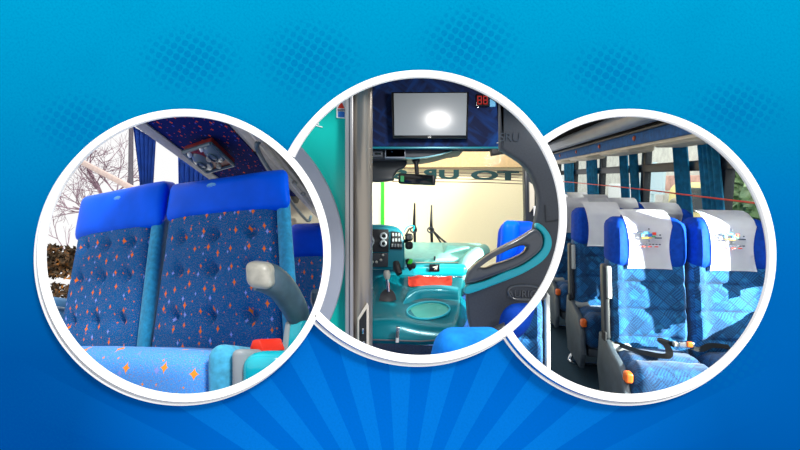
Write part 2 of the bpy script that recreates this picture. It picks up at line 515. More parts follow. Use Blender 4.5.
def light(kind, name, loc, target, energy, color=(1, 1, 1), **k):
    l = bpy.data.lights.new(name, kind); l.energy = energy; l.color = color
    for a, v in k.items(): setattr(l, a, v)
    o = bpy.data.objects.new(name, l); COL.objects.link(o); o.location = loc
    o.rotation_euler = (Vector(target)-Vector(loc)).to_track_quat('-Z', 'Y').to_euler(); return o
light('SUN', 'sun', (2, -4, 6), (2-.95, -4+1., 6-1.4), 3.6, (1, .98, .95), angle=math.radians(13))

# ------------------------------------------------------------------ blue board with the three round openings and their rings
FC = {'l': (183.5, 255.5), 'm': (420.5, 216.5), 'r': (630, 255.5)}
RI, RO = 139.5, 147.0
OFS = (-3.2, 3.6)
def circ(c, r, n=160): return [(c[0]+r*math.cos(2*PI*k/n), c[1]+r*math.sin(2*PI*k/n)) for k in range(n)]
def union_outline(r):
    order = [('l', 'm'), ('m', 'l'), ('m', 'r'), ('r', 'm')]
    def arc(c, t0, t1, n): return [(c[0]+r*math.cos(t0+(t1-t0)*k/n), c[1]+r*math.sin(t0+(t1-t0)*k/n)) for k in range(n+1)]
    def cut(c1, c2):                       # angles on c1 where it meets c2
        dx, dy = c2[0]-c1[0], c2[1]-c1[1]; d = math.hypot(dx, dy); b = math.atan2(dy, dx); a = math.acos(d/2/r); return b-a, b+a
    lm = cut(FC['l'], FC['m']); ml = cut(FC['m'], FC['l']); mr = cut(FC['m'], FC['r']); rm = cut(FC['r'], FC['m'])
    out = arc(FC['l'], lm[1], lm[0]+2*PI, 120)
    top0, top1 = ml[1], mr[0]
    while top1 < top0: top1 += 2*PI
    out += arc(FC['m'], top0, top1, 60)
    out += arc(FC['r'], rm[1]-2*PI, rm[0], 120)
    b0, b1 = mr[1], ml[0]
    while b1 < b0: b1 += 2*PI
    out += arc(FC['m'], b0, b1, 60)
    return out
b = plate([(-60, -60), (860, -60), (860, 510), (-60, 510)], 1.0, .016, holes=[union_outline(142.5)])
bo = struct('wall_front', b, 'board', 'bright blue printed board with sunburst rays and three round openings')
# keep the print registered to the board's own middle
for v in bo.data.vertices: v.co = (bo.matrix_world @ v.co)-Vector((0, 1, 1.6))
bo.matrix_world = Matrix.Translation((0, 1, 1.6))

def ring_part(c, r0, r1, y0, y1, skip=None, rnd=.004, n=200, at=.979):
    """annulus with rounded edges; leaves out the stretch hidden under a neighbouring ring"""
    prof = [(r0, y1), (r0, y0+rnd), (r0+.35*rnd*F, y0+.1*rnd), (r0+rnd*F, y0), (r1-rnd*F, y0), (r1-.35*rnd*F, y0+.1*rnd), (r1, y0+rnd), (r1, y1)]
    bm = bmesh.new(); rings = []
    ok = []
    for k in range(n):
        t = 2*PI*k/n; mid = (c[0]+(r0+r1)/2*math.cos(t), c[1]+(r0+r1)/2*math.sin(t))
        ok.append(not (skip and math.hypot(mid[0]-skip[0], mid[1]-skip[1]) < 143.5))
        rings.append([bm.verts.new(((c[0]+rr*math.cos(t)-400)/F*at, yy, 1.6+(225-c[1]-rr*math.sin(t))/F*at)) for rr, yy in prof])
    m = len(prof)
    for k in range(n):
        k2 = (k+1) % n
        if not (ok[k] and ok[k2]): continue
        for j in range(m): bm.faces.new((rings[k][j], rings[k][(j+1) % m], rings[k2][(j+1) % m], rings[k2][j]))
        if not ok[k-1]: bm.faces.new(rings[k])
        if not ok[(k2+1) % n]: bm.faces.new(rings[k2])
    for v in [v for v in bm.verts if not v.link_faces]: bm.verts.remove(v)
    return bm
for key, skip, lab in (('l', None, 'white ring framing the opening with the navy star-patterned coach seats'),
                       ('m', 'l', 'white ring framing the opening with the teal dashboard and television'),
                       ('r', 'm', 'white ring framing the opening with rows of white-covered headrests')):
    c = FC[key]; s = FC[skip] if skip else None
    t = thing('ring_frame', lab, 'round frame', A(c[0], c[1]+RO, .98), 'round frames on the blue board')
    obj('front_ring', ring_part(c, RI, RO, .979, .9865, s, .003), 'ring', t)
    c2 = (c[0]+OFS[0], c[1]+OFS[1]); s2 = (s[0]+OFS[0], s[1]+OFS[1]) if s else None
    obj('edge_ring', ring_part(c2, RI+5, RO, .9855, .9995, s2, .002, at=.9855), 'rim', t, 'pale grey edge')


# ================================================================== left opening: coach seats by a window
def padq(bl, brr, tr, tl, thick, r, n=(8, 3, 10), disp=None, bm=None, puff=0., nd=None):
    """upholstered pad over a quad of front corners (bottom-left, bottom-right, top-right, top-left), rounded and puffed"""
    bl, brr, tr, tl = map(Vector, (bl, brr, tr, tl))
    W = ((brr-bl).length+(tr-tl).length)/2; H = ((tl-bl).length+(tr-brr).length)/2
    nrm = (brr-bl).cross(tl-bl).normalized()
    if nrm.y < 0: nrm = -nrm
    nd = Vector(nd).normalized() if nd else nrm
    def warp(p):
        u, v = p.x/W+.5, p.z/H+.5; yy = p.y+thick/2
        q = (bl*(1-u)+brr*u)*(1-v)+(tl*(1-u)+tr*u)*v
        e = max(0., 1-(2*u-1)**4)*max(0., 1-(2*v-1)**4)
        k = max(0., 1-yy/thick)
        off = -(puff*e)*k
        if disp: off += disp(u, v, W, H)*k
        return q+nrm*off+nd*yy
    return rbox(0, 0, 0, W, thick, H, r, n, warp, bm)

def dimples(rows, cols):
    def f(u, v, W, H):
        d = 0.
        for v0 in rows:
            d += .004*math.exp(-(((v-v0)*H)/.012)**2)*max(0, 1-(2*u-1)**6)
            for u0 in cols:
                rr = (((u-u0)*W)**2+((v-v0)*H)**2)
                d += .036*math.exp(-rr/.0009)
                dx, dz = abs(u-u0)*W, (v-v0)*H
                d += .007*math.exp(-(dx/.007)**2)*math.exp(-(dz/.05)**2)
        return d
    return f

def lerp4(q, u, v):
    bl, brr, tr, tl = q
    return (bl*(1-u)+brr*u)*(1-v)+(tl*(1-u)+tr*u)*v
def subq(q, u0, u1, v0, v1): return [lerp4(q, u0, v0), lerp4(q, u1, v0), lerp4(q, u1, v1), lerp4(q, u0, v1)]

def coach_seat(q, lab, rows, cov, bols=.9, back=.17, tuft=True, nd=(-.25, 1, .06)):
    """reclined two-tone seat back: q = front corners bl, br, tr, tl; cov = cover hem heights (left, right)"""
    low = (q[0]+q[1])/2; t = thing('coach_seat', lab, 'seat', (low.x, low.y+.1, low.z-.35), 'star-patterned coach seats')
    q2 = [q[0]+(q[0]-q[3])*.28, q[1]+(q[1]-q[2])*.28, q[2], q[3]]
    vv = lambda v: (v+.28)/1.28
    obj('backrest', padq(*subq(q2, 0, bols+.015, 0, .985), back, .05, (44, 3, 48) if tuft else (10, 3, 10), dimples([vv(r) for r in rows], (.2, .5, .8)) if tuft else None, puff=.03, nd=nd), 'fab_l', t)
    obj('side_bolster', padq(*subq(q2, bols, 1., 0, .985), back, .035, (3, 4, 16), puff=.012, nd=nd), 'teal_velvet', t, 'teal velvet side bolster')
    # satin cover pulled over the top, lower hem slanting a little
    c = [lerp4(q, -.012, cov[0]-.03), lerp4(q, 1.015, cov[1]-.03), lerp4(q, 1.012, 1.05), lerp4(q, -.01, 1.05)]
    def wr(u, v, W, H): return .006*math.sin(u*9+v*4)*math.exp(-((u-.85)/.2)**2)+.004*math.sin(v*14+u*3)*max(0, .25-v)*4
    cb = padq(*c, back+.06, .038, (24, 4, 10), wr, puff=.03, nd=nd)
    bmesh.ops.translate(cb, verts=cb.verts, vec=(0, -.022, 0))
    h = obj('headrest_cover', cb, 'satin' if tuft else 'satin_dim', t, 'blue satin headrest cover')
    return t, h, c

qR = [A(151, 336, 1.9), A(300, 336, 1.6), A(288, 176, 1.82), A(172, 191, 2.12)]
qL = [A(58, 336, 2.17), A(150, 336, 1.93), A(167, 187, 2.15), A(83, 203, 2.4)]
tR, hR, cR = coach_seat(qR, 'navy star-patterned coach seat with the grey armrest, aisle side of the pair', (.12, .42, .655), (.795, .80))
tL, hL, cL = coach_seat(qL, 'navy star-patterned coach seat next to the bus window, bare tree behind its top', (.10, .40, .64), (.72, .745), bols=.87)
def emboss(c, h, u, v, s, t):
    p = lerp4(c, u, v); nrm = (c[1]-c[0]).cross(c[3]-c[0]).normalized(); nrm = nrm if nrm.y < 0 else -nrm
    ex = (c[1]-c[0]).normalized(); ez = (c[3]-c[0]).normalized(); p = p+nrm*.046
    bm = bmesh.new()
    for k, (x, z, l) in enumerate(((-.5, .3, 1.), (-.62, .1, 1.25), (-.55, -.1, 1.1), (-.4, -.3, .8), (-.7, -.75, .9))):
        a = p+ex*x*s+ez*z*s*.6; bb = a+ex*l*s
        tube([a, (a+bb)/2+ez*.1*s, bb], .0022, 6, bm, flat=(1, 1))
    obj('embossed_mark', bm, 'label_blue', t, 'faint pale blue mark on the cover')
emboss(cL, hL, .55, .70, .04, tL); emboss(cR, hR, .45, .70, .045, tR)

# seat of the next row behind
q2 = [A(290, 330, 2.75), A(334, 330, 2.66), A(327, 229, 2.8), A(292, 231, 2.9)]
t2, h2, c2_ = coach_seat(q2, 'navy star-patterned coach seat of the row behind, partly hidden at the aisle', (.2, .5), (.73, .73), bols=.95, tuft=False)
obj('armrest', tube([A(321, 315, 2.5), A(317, 300, 2.46), A(316, 291, 2.44)], [.03, .034, .026], 10, smooth_n=3), 'grey_plastic', t2, 'grey armrest end')

# cushion of the aisle seat, its front roll close to the opening
def crown(u, v, W, H): return 0
fl, fr = A(10, 372, 1.13), A(216, 372, 1.13)
cush_front = 1.13
def cushion(x0, x1, ztop, zbot, y0, y1, r, name, mat, t, n, drop=.17, lab=None):
    def wp(p):
        k = (p.y-y0)/(y1-y0); q = p.copy()
        q.z -= drop*max(0, k); q.z += .012*math.sin((p.x-x0)/(x1-x0)*PI)*(1 if p.z > (ztop+zbot)/2 else 0)
        q.x += .16*k
        q.y += max(0, k)*(x1-p.x)*.28
        return q
    return obj(name, rbox((x0+x1)/2, (y0+y1)/2, (ztop+zbot)/2, x1-x0, y1-y0, ztop-zbot, r, n, wp), mat, t, lab)
zt = A(0, 345, 1.2).z
xa, xb, xc_ = A(-40, 0, 1.13).x, A(208, 0, 1.13).x, A(230, 0, 1.13).x
cushion(xa, xb, zt+.006, zt-.34, 1.13, 1.62, .07, 'cushion', 'fab_sunlit', tR, (20, 8, 10), lab='star-patterned cushion with sunlight in its light colour')
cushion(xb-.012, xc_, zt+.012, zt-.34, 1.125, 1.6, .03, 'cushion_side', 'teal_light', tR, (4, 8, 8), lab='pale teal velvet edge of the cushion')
# moulded aisle-side shell, grey bead, red release button
xs0, xs1 = A(232, 0, 1.12).x, A(239, 0, 1.12).x
def shellwarp(p):
    k = (p.y-1.12)/.45; q = p.copy(); q.x += .20*k; q.z -= .13*max(0, k); return q
obj('bead', rbox((xs0+xs1)/2, 1.345, zt-.168, xs1-xs0+.016, .45, .36, .018, (2, 6, 4), shellwarp), 'grey_trim', tR, 'grey bead')
sh = obj('side_shell', rbox(A(262, 0, 1.12).x, 1.34, zt-.172, .125, .46, .36, .045, (6, 6, 6), shellwarp), 'teal_plastic', tR, 'teal gloss side shell')
bx = A(258, 345, 1.2)
obj('release_button', slab([A(249, 349.5, 1.19), A(264, 352, 1.19), A(259, 339, 1.19), A(252, 340, 1.19)], (.035, .09, -.02), .004), 'red_plastic', sh, 'red release button')
# armrest: bracket, curved arm, lighter worn nose
obj('armrest_bracket', slab([A(286, 352, 1.36), A(301, 349, 1.36), A(303, 321, 1.38), A(289, 322, 1.38)], (.03, .1, 0), .008), 'teal_plastic', tR, 'teal armrest bracket')
obj('bracket_edge', slab([A(280, 357, 1.355), A(286.5, 354, 1.355), A(289.5, 321, 1.375), A(285, 322, 1.375)], (.03, .1, 0), .004), 'grey_trim', tR)
arm = [A(258, 276, 1.25), A(270, 279, 1.27), A(281, 287, 1.31), A(291, 301, 1.36), A(298, 316, 1.41), A(302, 338, 1.45)]
ab = obj('armrest', tube(arm, [.036, .038, .037, .036, .035, .034], 16, flat=(.85, 1.15), smooth_n=5), 'grey_plastic', tR, 'grey curved armrest')
def nosew(p): return p
nz = rbox(0, 0, 0, .068, .075, .072, .022, (4, 4, 4), lambda p: Vector((p.x+p.z*-.08, p.y, p.z-p.x*.12))+A(255, 275.5, 1.215)+Vector((.01, .02, 0)))
obj('armrest_nose', nz, 'silver_plastic', ab, 'worn silver-grey nose')

# ---- bus shell
AX = Vector((40/450, 1, -120/450))                      # the way the bus runs
def along(px, py, d, px2, dx=0.):
    """point reached going along the bus from a place until it stands over image column px2"""
    p = A(px, py, d); c = (px2-400)/F
    # (p.x + t*AX.x) = c*(p.y + t)
    t = (c*p.y-p.x)/(AX.x-c); return p+AX*t
P0, P1 = A(133, 119, 1.95), along(133, 125, 1.95, 222)
UPN = Vector((.1, .25, .96)).normalized()
def bar(p, q, wv, tv, bev=.004): return slab([p, p+wv, q+wv, q], tv, bev) if False else box8([p, p+wv, p+wv+tv, p+tv, q, q+wv, q+wv+tv, q+tv], bev=bev)
def strip(a, b, wv, up, bev=.004):
    return box8([a, a+wv, a+wv+up, a+up, b, b+wv, b+wv+up, b+up], bev=bev)
r0, r1 = A(135, 126.5, 1.95), along(135, 126.5, 1.95, 226)
struct('trim_1', strip(r0-AX*.25, r1, Vector((.035, 0, .022)), Vector((-.02, 0, .03))), 'beige_light', 'pale beige rail along the top of the bus window')
# star-patterned ceiling panel beyond the rail
s0, s1 = r0+Vector((.03, 0, .03)), r1+Vector((.03, 0, .03))
g0 = A(214, 112, 1.78); g1 = along(214, 112, 1.78, 296)
pn = slab([s0-AX*.35, g0-AX*.35, g1, s1], Vector((-.01, 0, .03)))
struct('ceiling_panel', pn, 'fab_ceil', 'dark blue star-patterned panel under the luggage rack')
# service panel with the two lenses
pc = [A(184.5, 146, 2.095), A(212, 137, 2.0), A(235, 159, 2.19), A(208, 166.5, 2.3)]
nrm = (pc[1]-pc[0]).cross(pc[3]-pc[0]).normalized()
if nrm.z > 0: nrm = -nrm
pc = [p+nrm*.03 for p in pc]
sp = thing('service_panel', 'maroon overhead panel with two smoky oval lenses in a grey frame', 'overhead panel', sum(pc, Vector())/4)
obj('panel_face', slab(pc, -nrm*.03, .003), 'maroon', sp)
fb = bmesh.new()
for i in range(4):
    tube([pc[i]+nrm*.002, pc[(i+1) % 4]+nrm*.002], .009, 6, fb)
obj('panel_frame', fb, 'grey_plastic', sp, 'grey frame')
def disc(c, ex, ey, nn, th, nseg=28, dome=.0, bm=None):
    bm = bm or bmesh.new()
    top = [bm.verts.new(c+ex*math.cos(2*PI*k/nseg)+ey*math.sin(2*PI*k/nseg)) for k in range(nseg)]
    mid = [bm.verts.new(c+ex*.8*math.cos(2*PI*k/nseg)+ey*.8*math.sin(2*PI*k/nseg)+nn*th) for k in range(nseg)]
    ctr = bm.verts.new(c+nn*(th+dome))
    for k in range(nseg):
        k2 = (k+1) % nseg
        bm.faces.new((top[k], top[k2], mid[k2], mid[k])); bm.faces.new((mid[k], mid[k2], ctr))
    bm.faces.new(list(reversed(top))); return bm
pe = lambda u, v: lerp4([pc[3], pc[2], pc[1], pc[0]], u, v)
eu = (pe(1, .5)-pe(0, .5)); ev = (pe(.5, 1)-pe(.5, 0))
for u, v in ((.22, .44), (.78, .62)):
    l_ = obj('lens', disc(pe(u, v), eu*.25, ev*.40, nrm, .014, dome=.012), 'lens', sp, 'smoky grey oval lens')
    tb = bmesh.new(); cc = pe(u, v)+nrm*.024
    tube([cc+eu*.1*math.cos(a*PI/10)+ev*.17*math.sin(a*PI/10) for a in range(21)], .004, 5, tb)
    obj('lens_ring', tb, 'grey_plastic', l_)
for u, v in ((.12, .86), (.62, .93)): obj('reading_lamp', disc(pe(u, v), eu*.06, ev*.09, nrm, .012, dome=.01), 'white', sp, 'small white lamp')
for u, v in ((.5, .5), (.56, .14)): obj('button', disc(pe(u, v), eu*.08, ev*.09, nrm, .012, dome=.004), 'silver_plastic', sp)

# beige rack front and aisle ceiling
h0, h1 = g0+Vector((0, 0, .012)), g1
struct('trim_2', strip(h0-AX*.3, h1+AX*.6, Vector((.05, 0, .004)), Vector((0, 0, .03))), 'beige_light', 'pale beige edge of the luggage rack')
k0 = A(232, 108, 1.74); 
cq = [h0+Vector((.05, 0, .0))-AX*.3, A(300, 118, 1.55)-AX*.3, A(300, 118, 1.55)+AX*1.3, h1+Vector((.05, 0, .0))+AX*.6]
struct('ceiling', slab(cq, Vector((0, 0, .03))), 'beige', 'beige ceiling of the coach aisle')
def onceil(px, py):
    o = EYE; d = (A(px, py, 1)-EYE); n = (cq[1]-cq[0]).cross(cq[2]-cq[0]).normalized()
    return o+d*((cq[0]-o).dot(n)/d.dot(n))
nc = (cq[1]-cq[0]).cross(cq[2]-cq[0]).normalized(); nc = nc if nc.z < 0 else -nc
for k, (x0, y0, x1, y1, wd) in enumerate(((244, 118, 330, 228, 1.6), (254, 118, 336, 226, .9))):
    a_, b_ = onceil(x0, y0), onceil(x1, y1)
    struct('trim_%d' % (3+k), tube([a_+nc*.006, b_+nc*.006], .011*wd, 8), 'beige_light' if k == 0 else 'beige_dark', 'moulding along the beige coach ceiling')
for k, (x0, y0, x1, y1) in enumerate(((257.5, 148, 265.5, 159), (292, 193.5, 297, 200.5))):
    a_, b_ = onceil(x0, y0), onceil(x1, y1); sx = Vector((.030, 0, 0))
    vb = slab([a_+nc*.022-sx*.5, a_+nc*.022+sx*.5, b_+nc*.022+sx*.5, b_+nc*.022-sx*.5], -nc*.03, .002)
    tag(obj('air_slot', vb, 'black'), ('black slot in the beige coach ceiling, the longer one higher up', 'black slot in the beige coach ceiling, the shorter one near the satin headrest')[k], 'vent')
for k, (x0, y0, x1, y1) in enumerate(((261, 140, 290, 187), (291, 190, 311, 216))):
    a_, b_ = onceil(x0, y0), onceil(x1, y1)
    tag(obj('grab_rail', tube([a_, a_+nc*.05+AX*.03, b_+nc*.05-AX*.03, b_], .011, 8, smooth_n=5), 'grey_plastic'), ('grey grab rail under the beige coach ceiling, the longer one', 'grey hooked grab rail at the far end of the beige ceiling')[k], 'rail')
for k, (x, y) in enumerate(((296, 181), (304, 192))):
    c_ = onceil(x, y)
    tag(obj('ceiling_knob', disc(c_, Vector((.016, 0, 0)), AX*.02, nc, .02, 14, .006), 'silver_plastic'), ('small silver knob on the beige ceiling beside the longer grab rail', 'small silver knob on the beige ceiling above the hooked grab rail')[k], 'knob')
# far dark end of the bus seen under the ceiling
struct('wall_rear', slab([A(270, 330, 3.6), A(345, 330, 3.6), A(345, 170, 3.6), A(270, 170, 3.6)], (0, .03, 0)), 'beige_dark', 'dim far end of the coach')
# bus floor and the wall under the window
struct('floor', slab([A(-60, 470, 1.2), A(300, 470, 1.2), A(330, 400, 3.4), A(-60, 400, 3.4)], (0, 0, -.03)), 'navy_carpet', 'dark floor under the star-patterned seats')
wq = [A(10, 302, 2.75), A(140, 316, 3.1)]
struct('trim_5', strip(A(0, 300, 2.55), A(150, 318, 3.2), Vector((0, .06, 0)), Vector((0, 0, .045))), 'sill', 'dusty blue window sill of the coach')
struct('wall_left', slab([A(0, 420, 2.58), A(150, 420, 3.22), A(150, 319, 3.22), A(0, 302, 2.58)], (0, .04, 0)), 'sill', 'blue-grey side panel under the coach window')

# curtains gathered at the window posts
def curtain(tl, tr, bl, br, folds, amp, mat, name, lab, group, n=44, m=14, bulge=0.):
    rows = []
    for i in range(m+1):
        v = i/m; r = []
        for j in range(n+1):
            u = j/n; p = (tl*(1-u)+tr*u)*(1-v)+(bl*(1-u)+br*u)*v
            r.append(p+Vector((0, amp*math.sin(u*folds*2*PI+v*.8)+bulge*math.sin(v*PI), 0)))
        rows.append(r)
    o = obj(name, sheet(rows, .004), mat, ang=80); return tag(o, lab, 'curtain', group)
curtain(A(133, 126, 2.5), A(156, 140, 2.55), A(140.5, 196, 2.5), A(152, 194, 2.55), 5, .012, 'curtain', 'window_curtain', 'gathered navy curtain nearer the lamp post outside', 'navy curtains')
curtain(A(178, 157, 2.75), A(215, 180, 2.85), A(178, 205, 2.75), A(215, 205, 2.85), 8, .014, 'curtain', 'window_curtain', 'navy curtain hanging behind the aisle seat headrest', 'navy curtains')

# ---- outside the window
tag(obj('lamp_post', tube([A(131, 330, 6), A(130.6, 200, 6), A(131.3, 100, 6)], [.036, .034, .026], 10), 'pole'), 'slim dark lamp post outside the coach window', 'post')
tag(obj('slanting_band', strip(A(68, 158, 5.), A(150, 201, 4.6), Vector((0, .06, 0)), Vector((0, 0, .058))), 'beam'), 'slanting pinkish band in front of the bare tree', 'beam')  # plain pinkish strip slanting across the window view
def tree(name, base, lab, levels, length, rad, dirn, spread, seed, group=None, nch=3):
    rnd = random.Random(seed); bm = bmesh.new()
    def grow(p, d, ln, r, lv):
        pts = [p]; q = p; dd = d
        for _ in range(4):
            dd = (dd+Vector((rnd.gauss(0, .13), rnd.gauss(0, .1), rnd.gauss(.03, .1)))).normalized(); q = q+dd*ln/4; pts.append(q)
        tube(pts, [r, r*.88, r*.76, r*.66, r*.55], 5 if lv < 3 else 4, bm)
        if lv == 0: return
        for i in range(nch+(lv > 2)):
            k = rnd.choice((1, 2, 3, 4)); a = (dd+Vector((rnd.gauss(0, spread), rnd.gauss(0, spread*.6), rnd.gauss(.05, spread*.8)))).normalized()
            grow(pts[k], a, ln*rnd.uniform(.55, .85), r*(.62 if k < 4 else .55), lv-1)
    grow(base, dirn, length, rad, levels)
    return tag(obj(name, bm, 'bark'), lab, 'tree', group)
tree('bare_tree', A(114, 232, 6.5), 'leafless tree with a fine branching crown outside the window', 5, .78, .026, Vector((-.16, 0, 1)), .62, 11)
tree('bare_sapling', A(72, 262, 6.), 'thin leafless sapling low beside the dark hedge', 3, .36, .010, Vector((-.2, 0, 1)), .6, 5, nch=2)
def bush(name, c, rx, ry, rz, mat, lab, cat, seed, nl=900, ls=.05, group=None, kind=None):
    rnd = random.Random(seed); bm = bmesh.new()
    for _ in range(nl):
        while True:
            d = Vector((rnd.uniform(-1, 1), rnd.uniform(-1, 1), rnd.uniform(-1, 1)))
            if .25 < d.length < 1: break
        p = c+Vector((d.x*rx, d.y*ry, d.z*rz))*(.9+.2*rnd.random())
        a = Vector((rnd.gauss(0, 1), rnd.gauss(0, 1), rnd.gauss(0, 1))).normalized(); b_ = a.orthogonal().normalized(); s = ls*rnd.uniform(.6, 1.4)
        vs = [bm.verts.new(p+a*s), bm.verts.new(p+b_*s*.5), bm.verts.new(p-a*s), bm.verts.new(p-b_*s*.5)]
        bm.faces.new(vs)
    return tag(obj(name, bm, mat), lab, cat, group, kind)
bush('autumn_hedge', A(58, 262, 5.5), .42, .3, .20, 'hedge', 'dark autumn hedge with a few orange leaves outside the window', 'hedge', 3, 1000, .038)
bush('autumn_hedge', A(52, 292, 5.3), .36, .3, .10, 'hedge', 'low dark shrub just above the coach window sill', 'hedge', 4, 420, .03)

# ================================================================== middle opening: driver's place of a coach
def px(pts, d): return [A(p[0], p[1], d) for p in pts]
# -- entrance side: lacquered panel, metal pillar
dl = [(290, 60), (346.5, 60), (346.5, 372), (300, 372)]
struct('wall_entrance', plate([(286, 60), (346.5, 60), (346.5, 380), (286, 380)][1:3]+[(183.5+145.5*math.cos(a*PI/180), 255.5+145.5*math.sin(a*PI/180)) for a in range(50, -54, -3)], 1.34, .03), 'door_teal', 'glossy teal entrance panel beside the metal pillar')
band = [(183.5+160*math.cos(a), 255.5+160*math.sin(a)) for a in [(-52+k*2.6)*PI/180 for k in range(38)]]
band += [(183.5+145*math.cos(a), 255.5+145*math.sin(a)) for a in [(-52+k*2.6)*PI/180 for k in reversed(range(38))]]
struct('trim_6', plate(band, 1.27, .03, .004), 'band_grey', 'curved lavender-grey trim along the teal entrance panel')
struct('trim_7', plate([(345, 60), (353, 60), (353, 380), (345, 380)], 1.31, .05, .003), 'lightmetal', 'light grey metal profile beside the pillar')
struct('trim_8', plate([(349, 60), (350, 60), (350, 380), (349, 380)], 1.3085, .01), 'graph', 'dark seam in the metal profile')
pb = tube([A(362.5, 400, 1.345), A(362.5, 40, 1.345)], .0298, 28)
struct('pillar', pb, 'alu', 'brushed metal pillar of the entrance')
rec = thing('recess_plate', 'dark slanted recess with a cream border low on the metal pillar', 'recess', A(363, 350, 1.31))
obj('recess_border', plate([(357.5, 318), (367, 303), (368.5, 306), (368.5, 365), (357.5, 365)], 1.305, .01, .001), 'beige_light', rec, 'cream border')
obj('recess_face', plate([(359.3, 320), (366.5, 309), (366.5, 365), (359.3, 365)], 1.302, .01, .001), 'softblack', rec)
for k, (x, y) in enumerate(((363, 331), (363.6, 344))):
    obj('latch', rbox(*A(x, y, 1.297), .006, .008, .017, .003, (2, 2, 2)), 'chrome', rec, 'silver latch')
st = thing('warning_sticker', 'small white warning sticker with a red triangle on the teal panel', 'sticker', A(341, 118, 1.338))
obj('sticker_sheet', plate([(336.5, 100.5), (345.5, 101), (345.5, 118.3), (336.5, 117.6)], 1.336, .004), 'white', st)
obj('triangle', plate([(337.6, 108), (344.6, 108.2), (341.2, 101.4)], 1.3345, .002), 'red', st, 'red triangle')
obj('blue_square', plate([(338, 111.5), (344.5, 111.8), (344.5, 117.2), (338, 116.8)], 1.3345, .002), 'blue_print', st, 'blue square')
for i, y in enumerate((109.2, 110.4)): obj('print_line', plate([(337.5, y), (344.8, y+.1), (344.8, y+.6), (337.5, y+.5)], 1.3347, .002), 'ink', st)
lm = bmesh.new()
for (x0, y0, x1, y1) in ((313, 122.2, 319, 123.6), (315.5, 124.8, 322.5, 126.6)): join(lm, plate([(x0, y0), (x1, y1), (x1, y1+1), (x0, y0+1)], 1.3385, .003))
tag(obj('door_mark', lm, 'white'), 'two short white strokes high on the teal entrance panel', 'mark')

# -- bulkhead over the windscreen with the television
struct('wall_bulkhead', plate([(338, 40), (500.6, 40), (500.6, 148), (338, 148)], 2.2, .12, .012), 'fab_head', 'quilted dark blue cloth bulkhead above the windscreen')
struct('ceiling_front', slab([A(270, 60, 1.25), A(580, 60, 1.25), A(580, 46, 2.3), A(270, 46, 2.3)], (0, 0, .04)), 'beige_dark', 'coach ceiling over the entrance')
struct('trim_9', plate([(338, 146.6), (500.6, 146.6), (500.6, 148.6), (338, 148.6)], 2.192, .02, .002), 'hood_teal', 'thin teal edge under the blue bulkhead')
tv = thing('television', 'flat grey television in a glossy black bezel on the blue cloth bulkhead', 'television', A(430, 137, 2.18))
obj('casing', plate([(391.2, 92.4), (468.6, 92.2), (467.8, 138.2), (392.6, 138.2)], 2.14, .06, .006), 'bezel', tv, 'glossy black bezel')
obj('screen', plate([(393.8, 93.6), (466.6, 93.2), (466, 135), (394.4, 135)], 2.134, .012, .001), 'screen', tv, 'pale grey screen')
obj('brand_mark', move(text_bm('LG', .0125, .0006), A(429.5, 136.6, 2.137)), 'white', tv, 'tiny white maker mark')
tilt = Matrix.Translation(A(430, 137, 2.16)) @ Matrix.Rotation(math.radians(4), 4, 'X') @ Matrix.Translation(-A(430, 137, 2.16))
tv.matrix_world = tilt @ tv.matrix_world
dd = thing('number_display', 'small black number display showing red 88 beside the television', 'display', A(483, 106, 2.19))
obj('display_body', plate([(476, 94), (489, 94), (489, 106), (476, 106)], 2.17, .03, .003), 'bezel', dd)
def seg8(x, y, wd, h, d):
    bm = bmesh.new(); g = .9
    for (a, b, c, e) in ((x, y, x+wd, y+g), (x, y+h/2-g/2, x+wd, y+h/2+g/2), (x, y+h-g, x+wd, y+h), (x, y, x+g, y+h), (x+wd-g, y, x+wd, y+h)):
        join(bm, plate([(a, b), (c, b), (c, e), (a, e)], d, .003))
    return bm
for k in range(2): obj('digit', seg8(477.4+k*5.8, 95.8, 4.5, 8.4, 2.167), 'led', dd, 'red lit digit 8')
obj('blue_label', plate([(490, 99), (495.5, 99), (495.5, 106.5), (490, 106.5)], 2.185, .012, .001), 'label_blue', dd, 'pale blue label')
for k, (x, y, lab) in enumerate(((478, 107.2, 'under the red number display'), (497.5, 107, 'under the pale blue label'), (498.3, 118, 'on the right edge of the bulkhead, middle height'), (497.5, 143, 'at the lower right corner of the bulkhead'))):
    tag(obj('screw', disc(A(x, y, 2.199), Vector((.005, 0, 0)), Vector((0, 0, .005)), Vector((0, -1, 0)), .004, 12, .001), 'chrome'), 'small silver screw '+lab, 'screw')
# console under the bulkhead
struct('trim_10', plate(cr([(340, 148.6), (458, 148.6), (450, 151.5), (440, 154.5), (428, 157), (412, 158.2), (340, 158.2)], 4), 2.26, .25, .01), 'graph', 'dark shelf under the bulkhead curving up to the right')
struct('trim_11', plate([(405, 157.2), (414, 157.6), (428, 156.2), (441, 153.6), (452, 150), (452, 151), (441, 154.8), (428, 157.6), (414, 158.9), (405, 158.6)], 2.25, .03), 'hood_teal', 'teal lower edge of the dark shelf')
cb_ = thing('shelf_tray', 'small black tray with a bright rim set in the dark shelf', 'tray', A(395, 158, 2.22))
obj('tray_rim', plate([(384.8, 149), (405.6, 149), (405.6, 158.3), (384.8, 158.3)], 2.23, .05, .003, holes=[[(386.5, 150), (404.2, 150), (404.2, 156.2), (386.5, 156.2)]]), 'rack_grey', cb_, 'bright grey rim')
obj('tray_inside', plate([(386.3, 149.8), (404.4, 149.8), (404.4, 156.4), (386.3, 156.4)], 2.25, .02), 'black', cb_)
obj('tray_items', tube([A(388, 153.5, 2.24), A(392, 152, 2.235), A(396, 153.8, 2.24), A(402, 152.8, 2.24)], .006, 6), 'sill', cb_, 'pale objects in the tray')
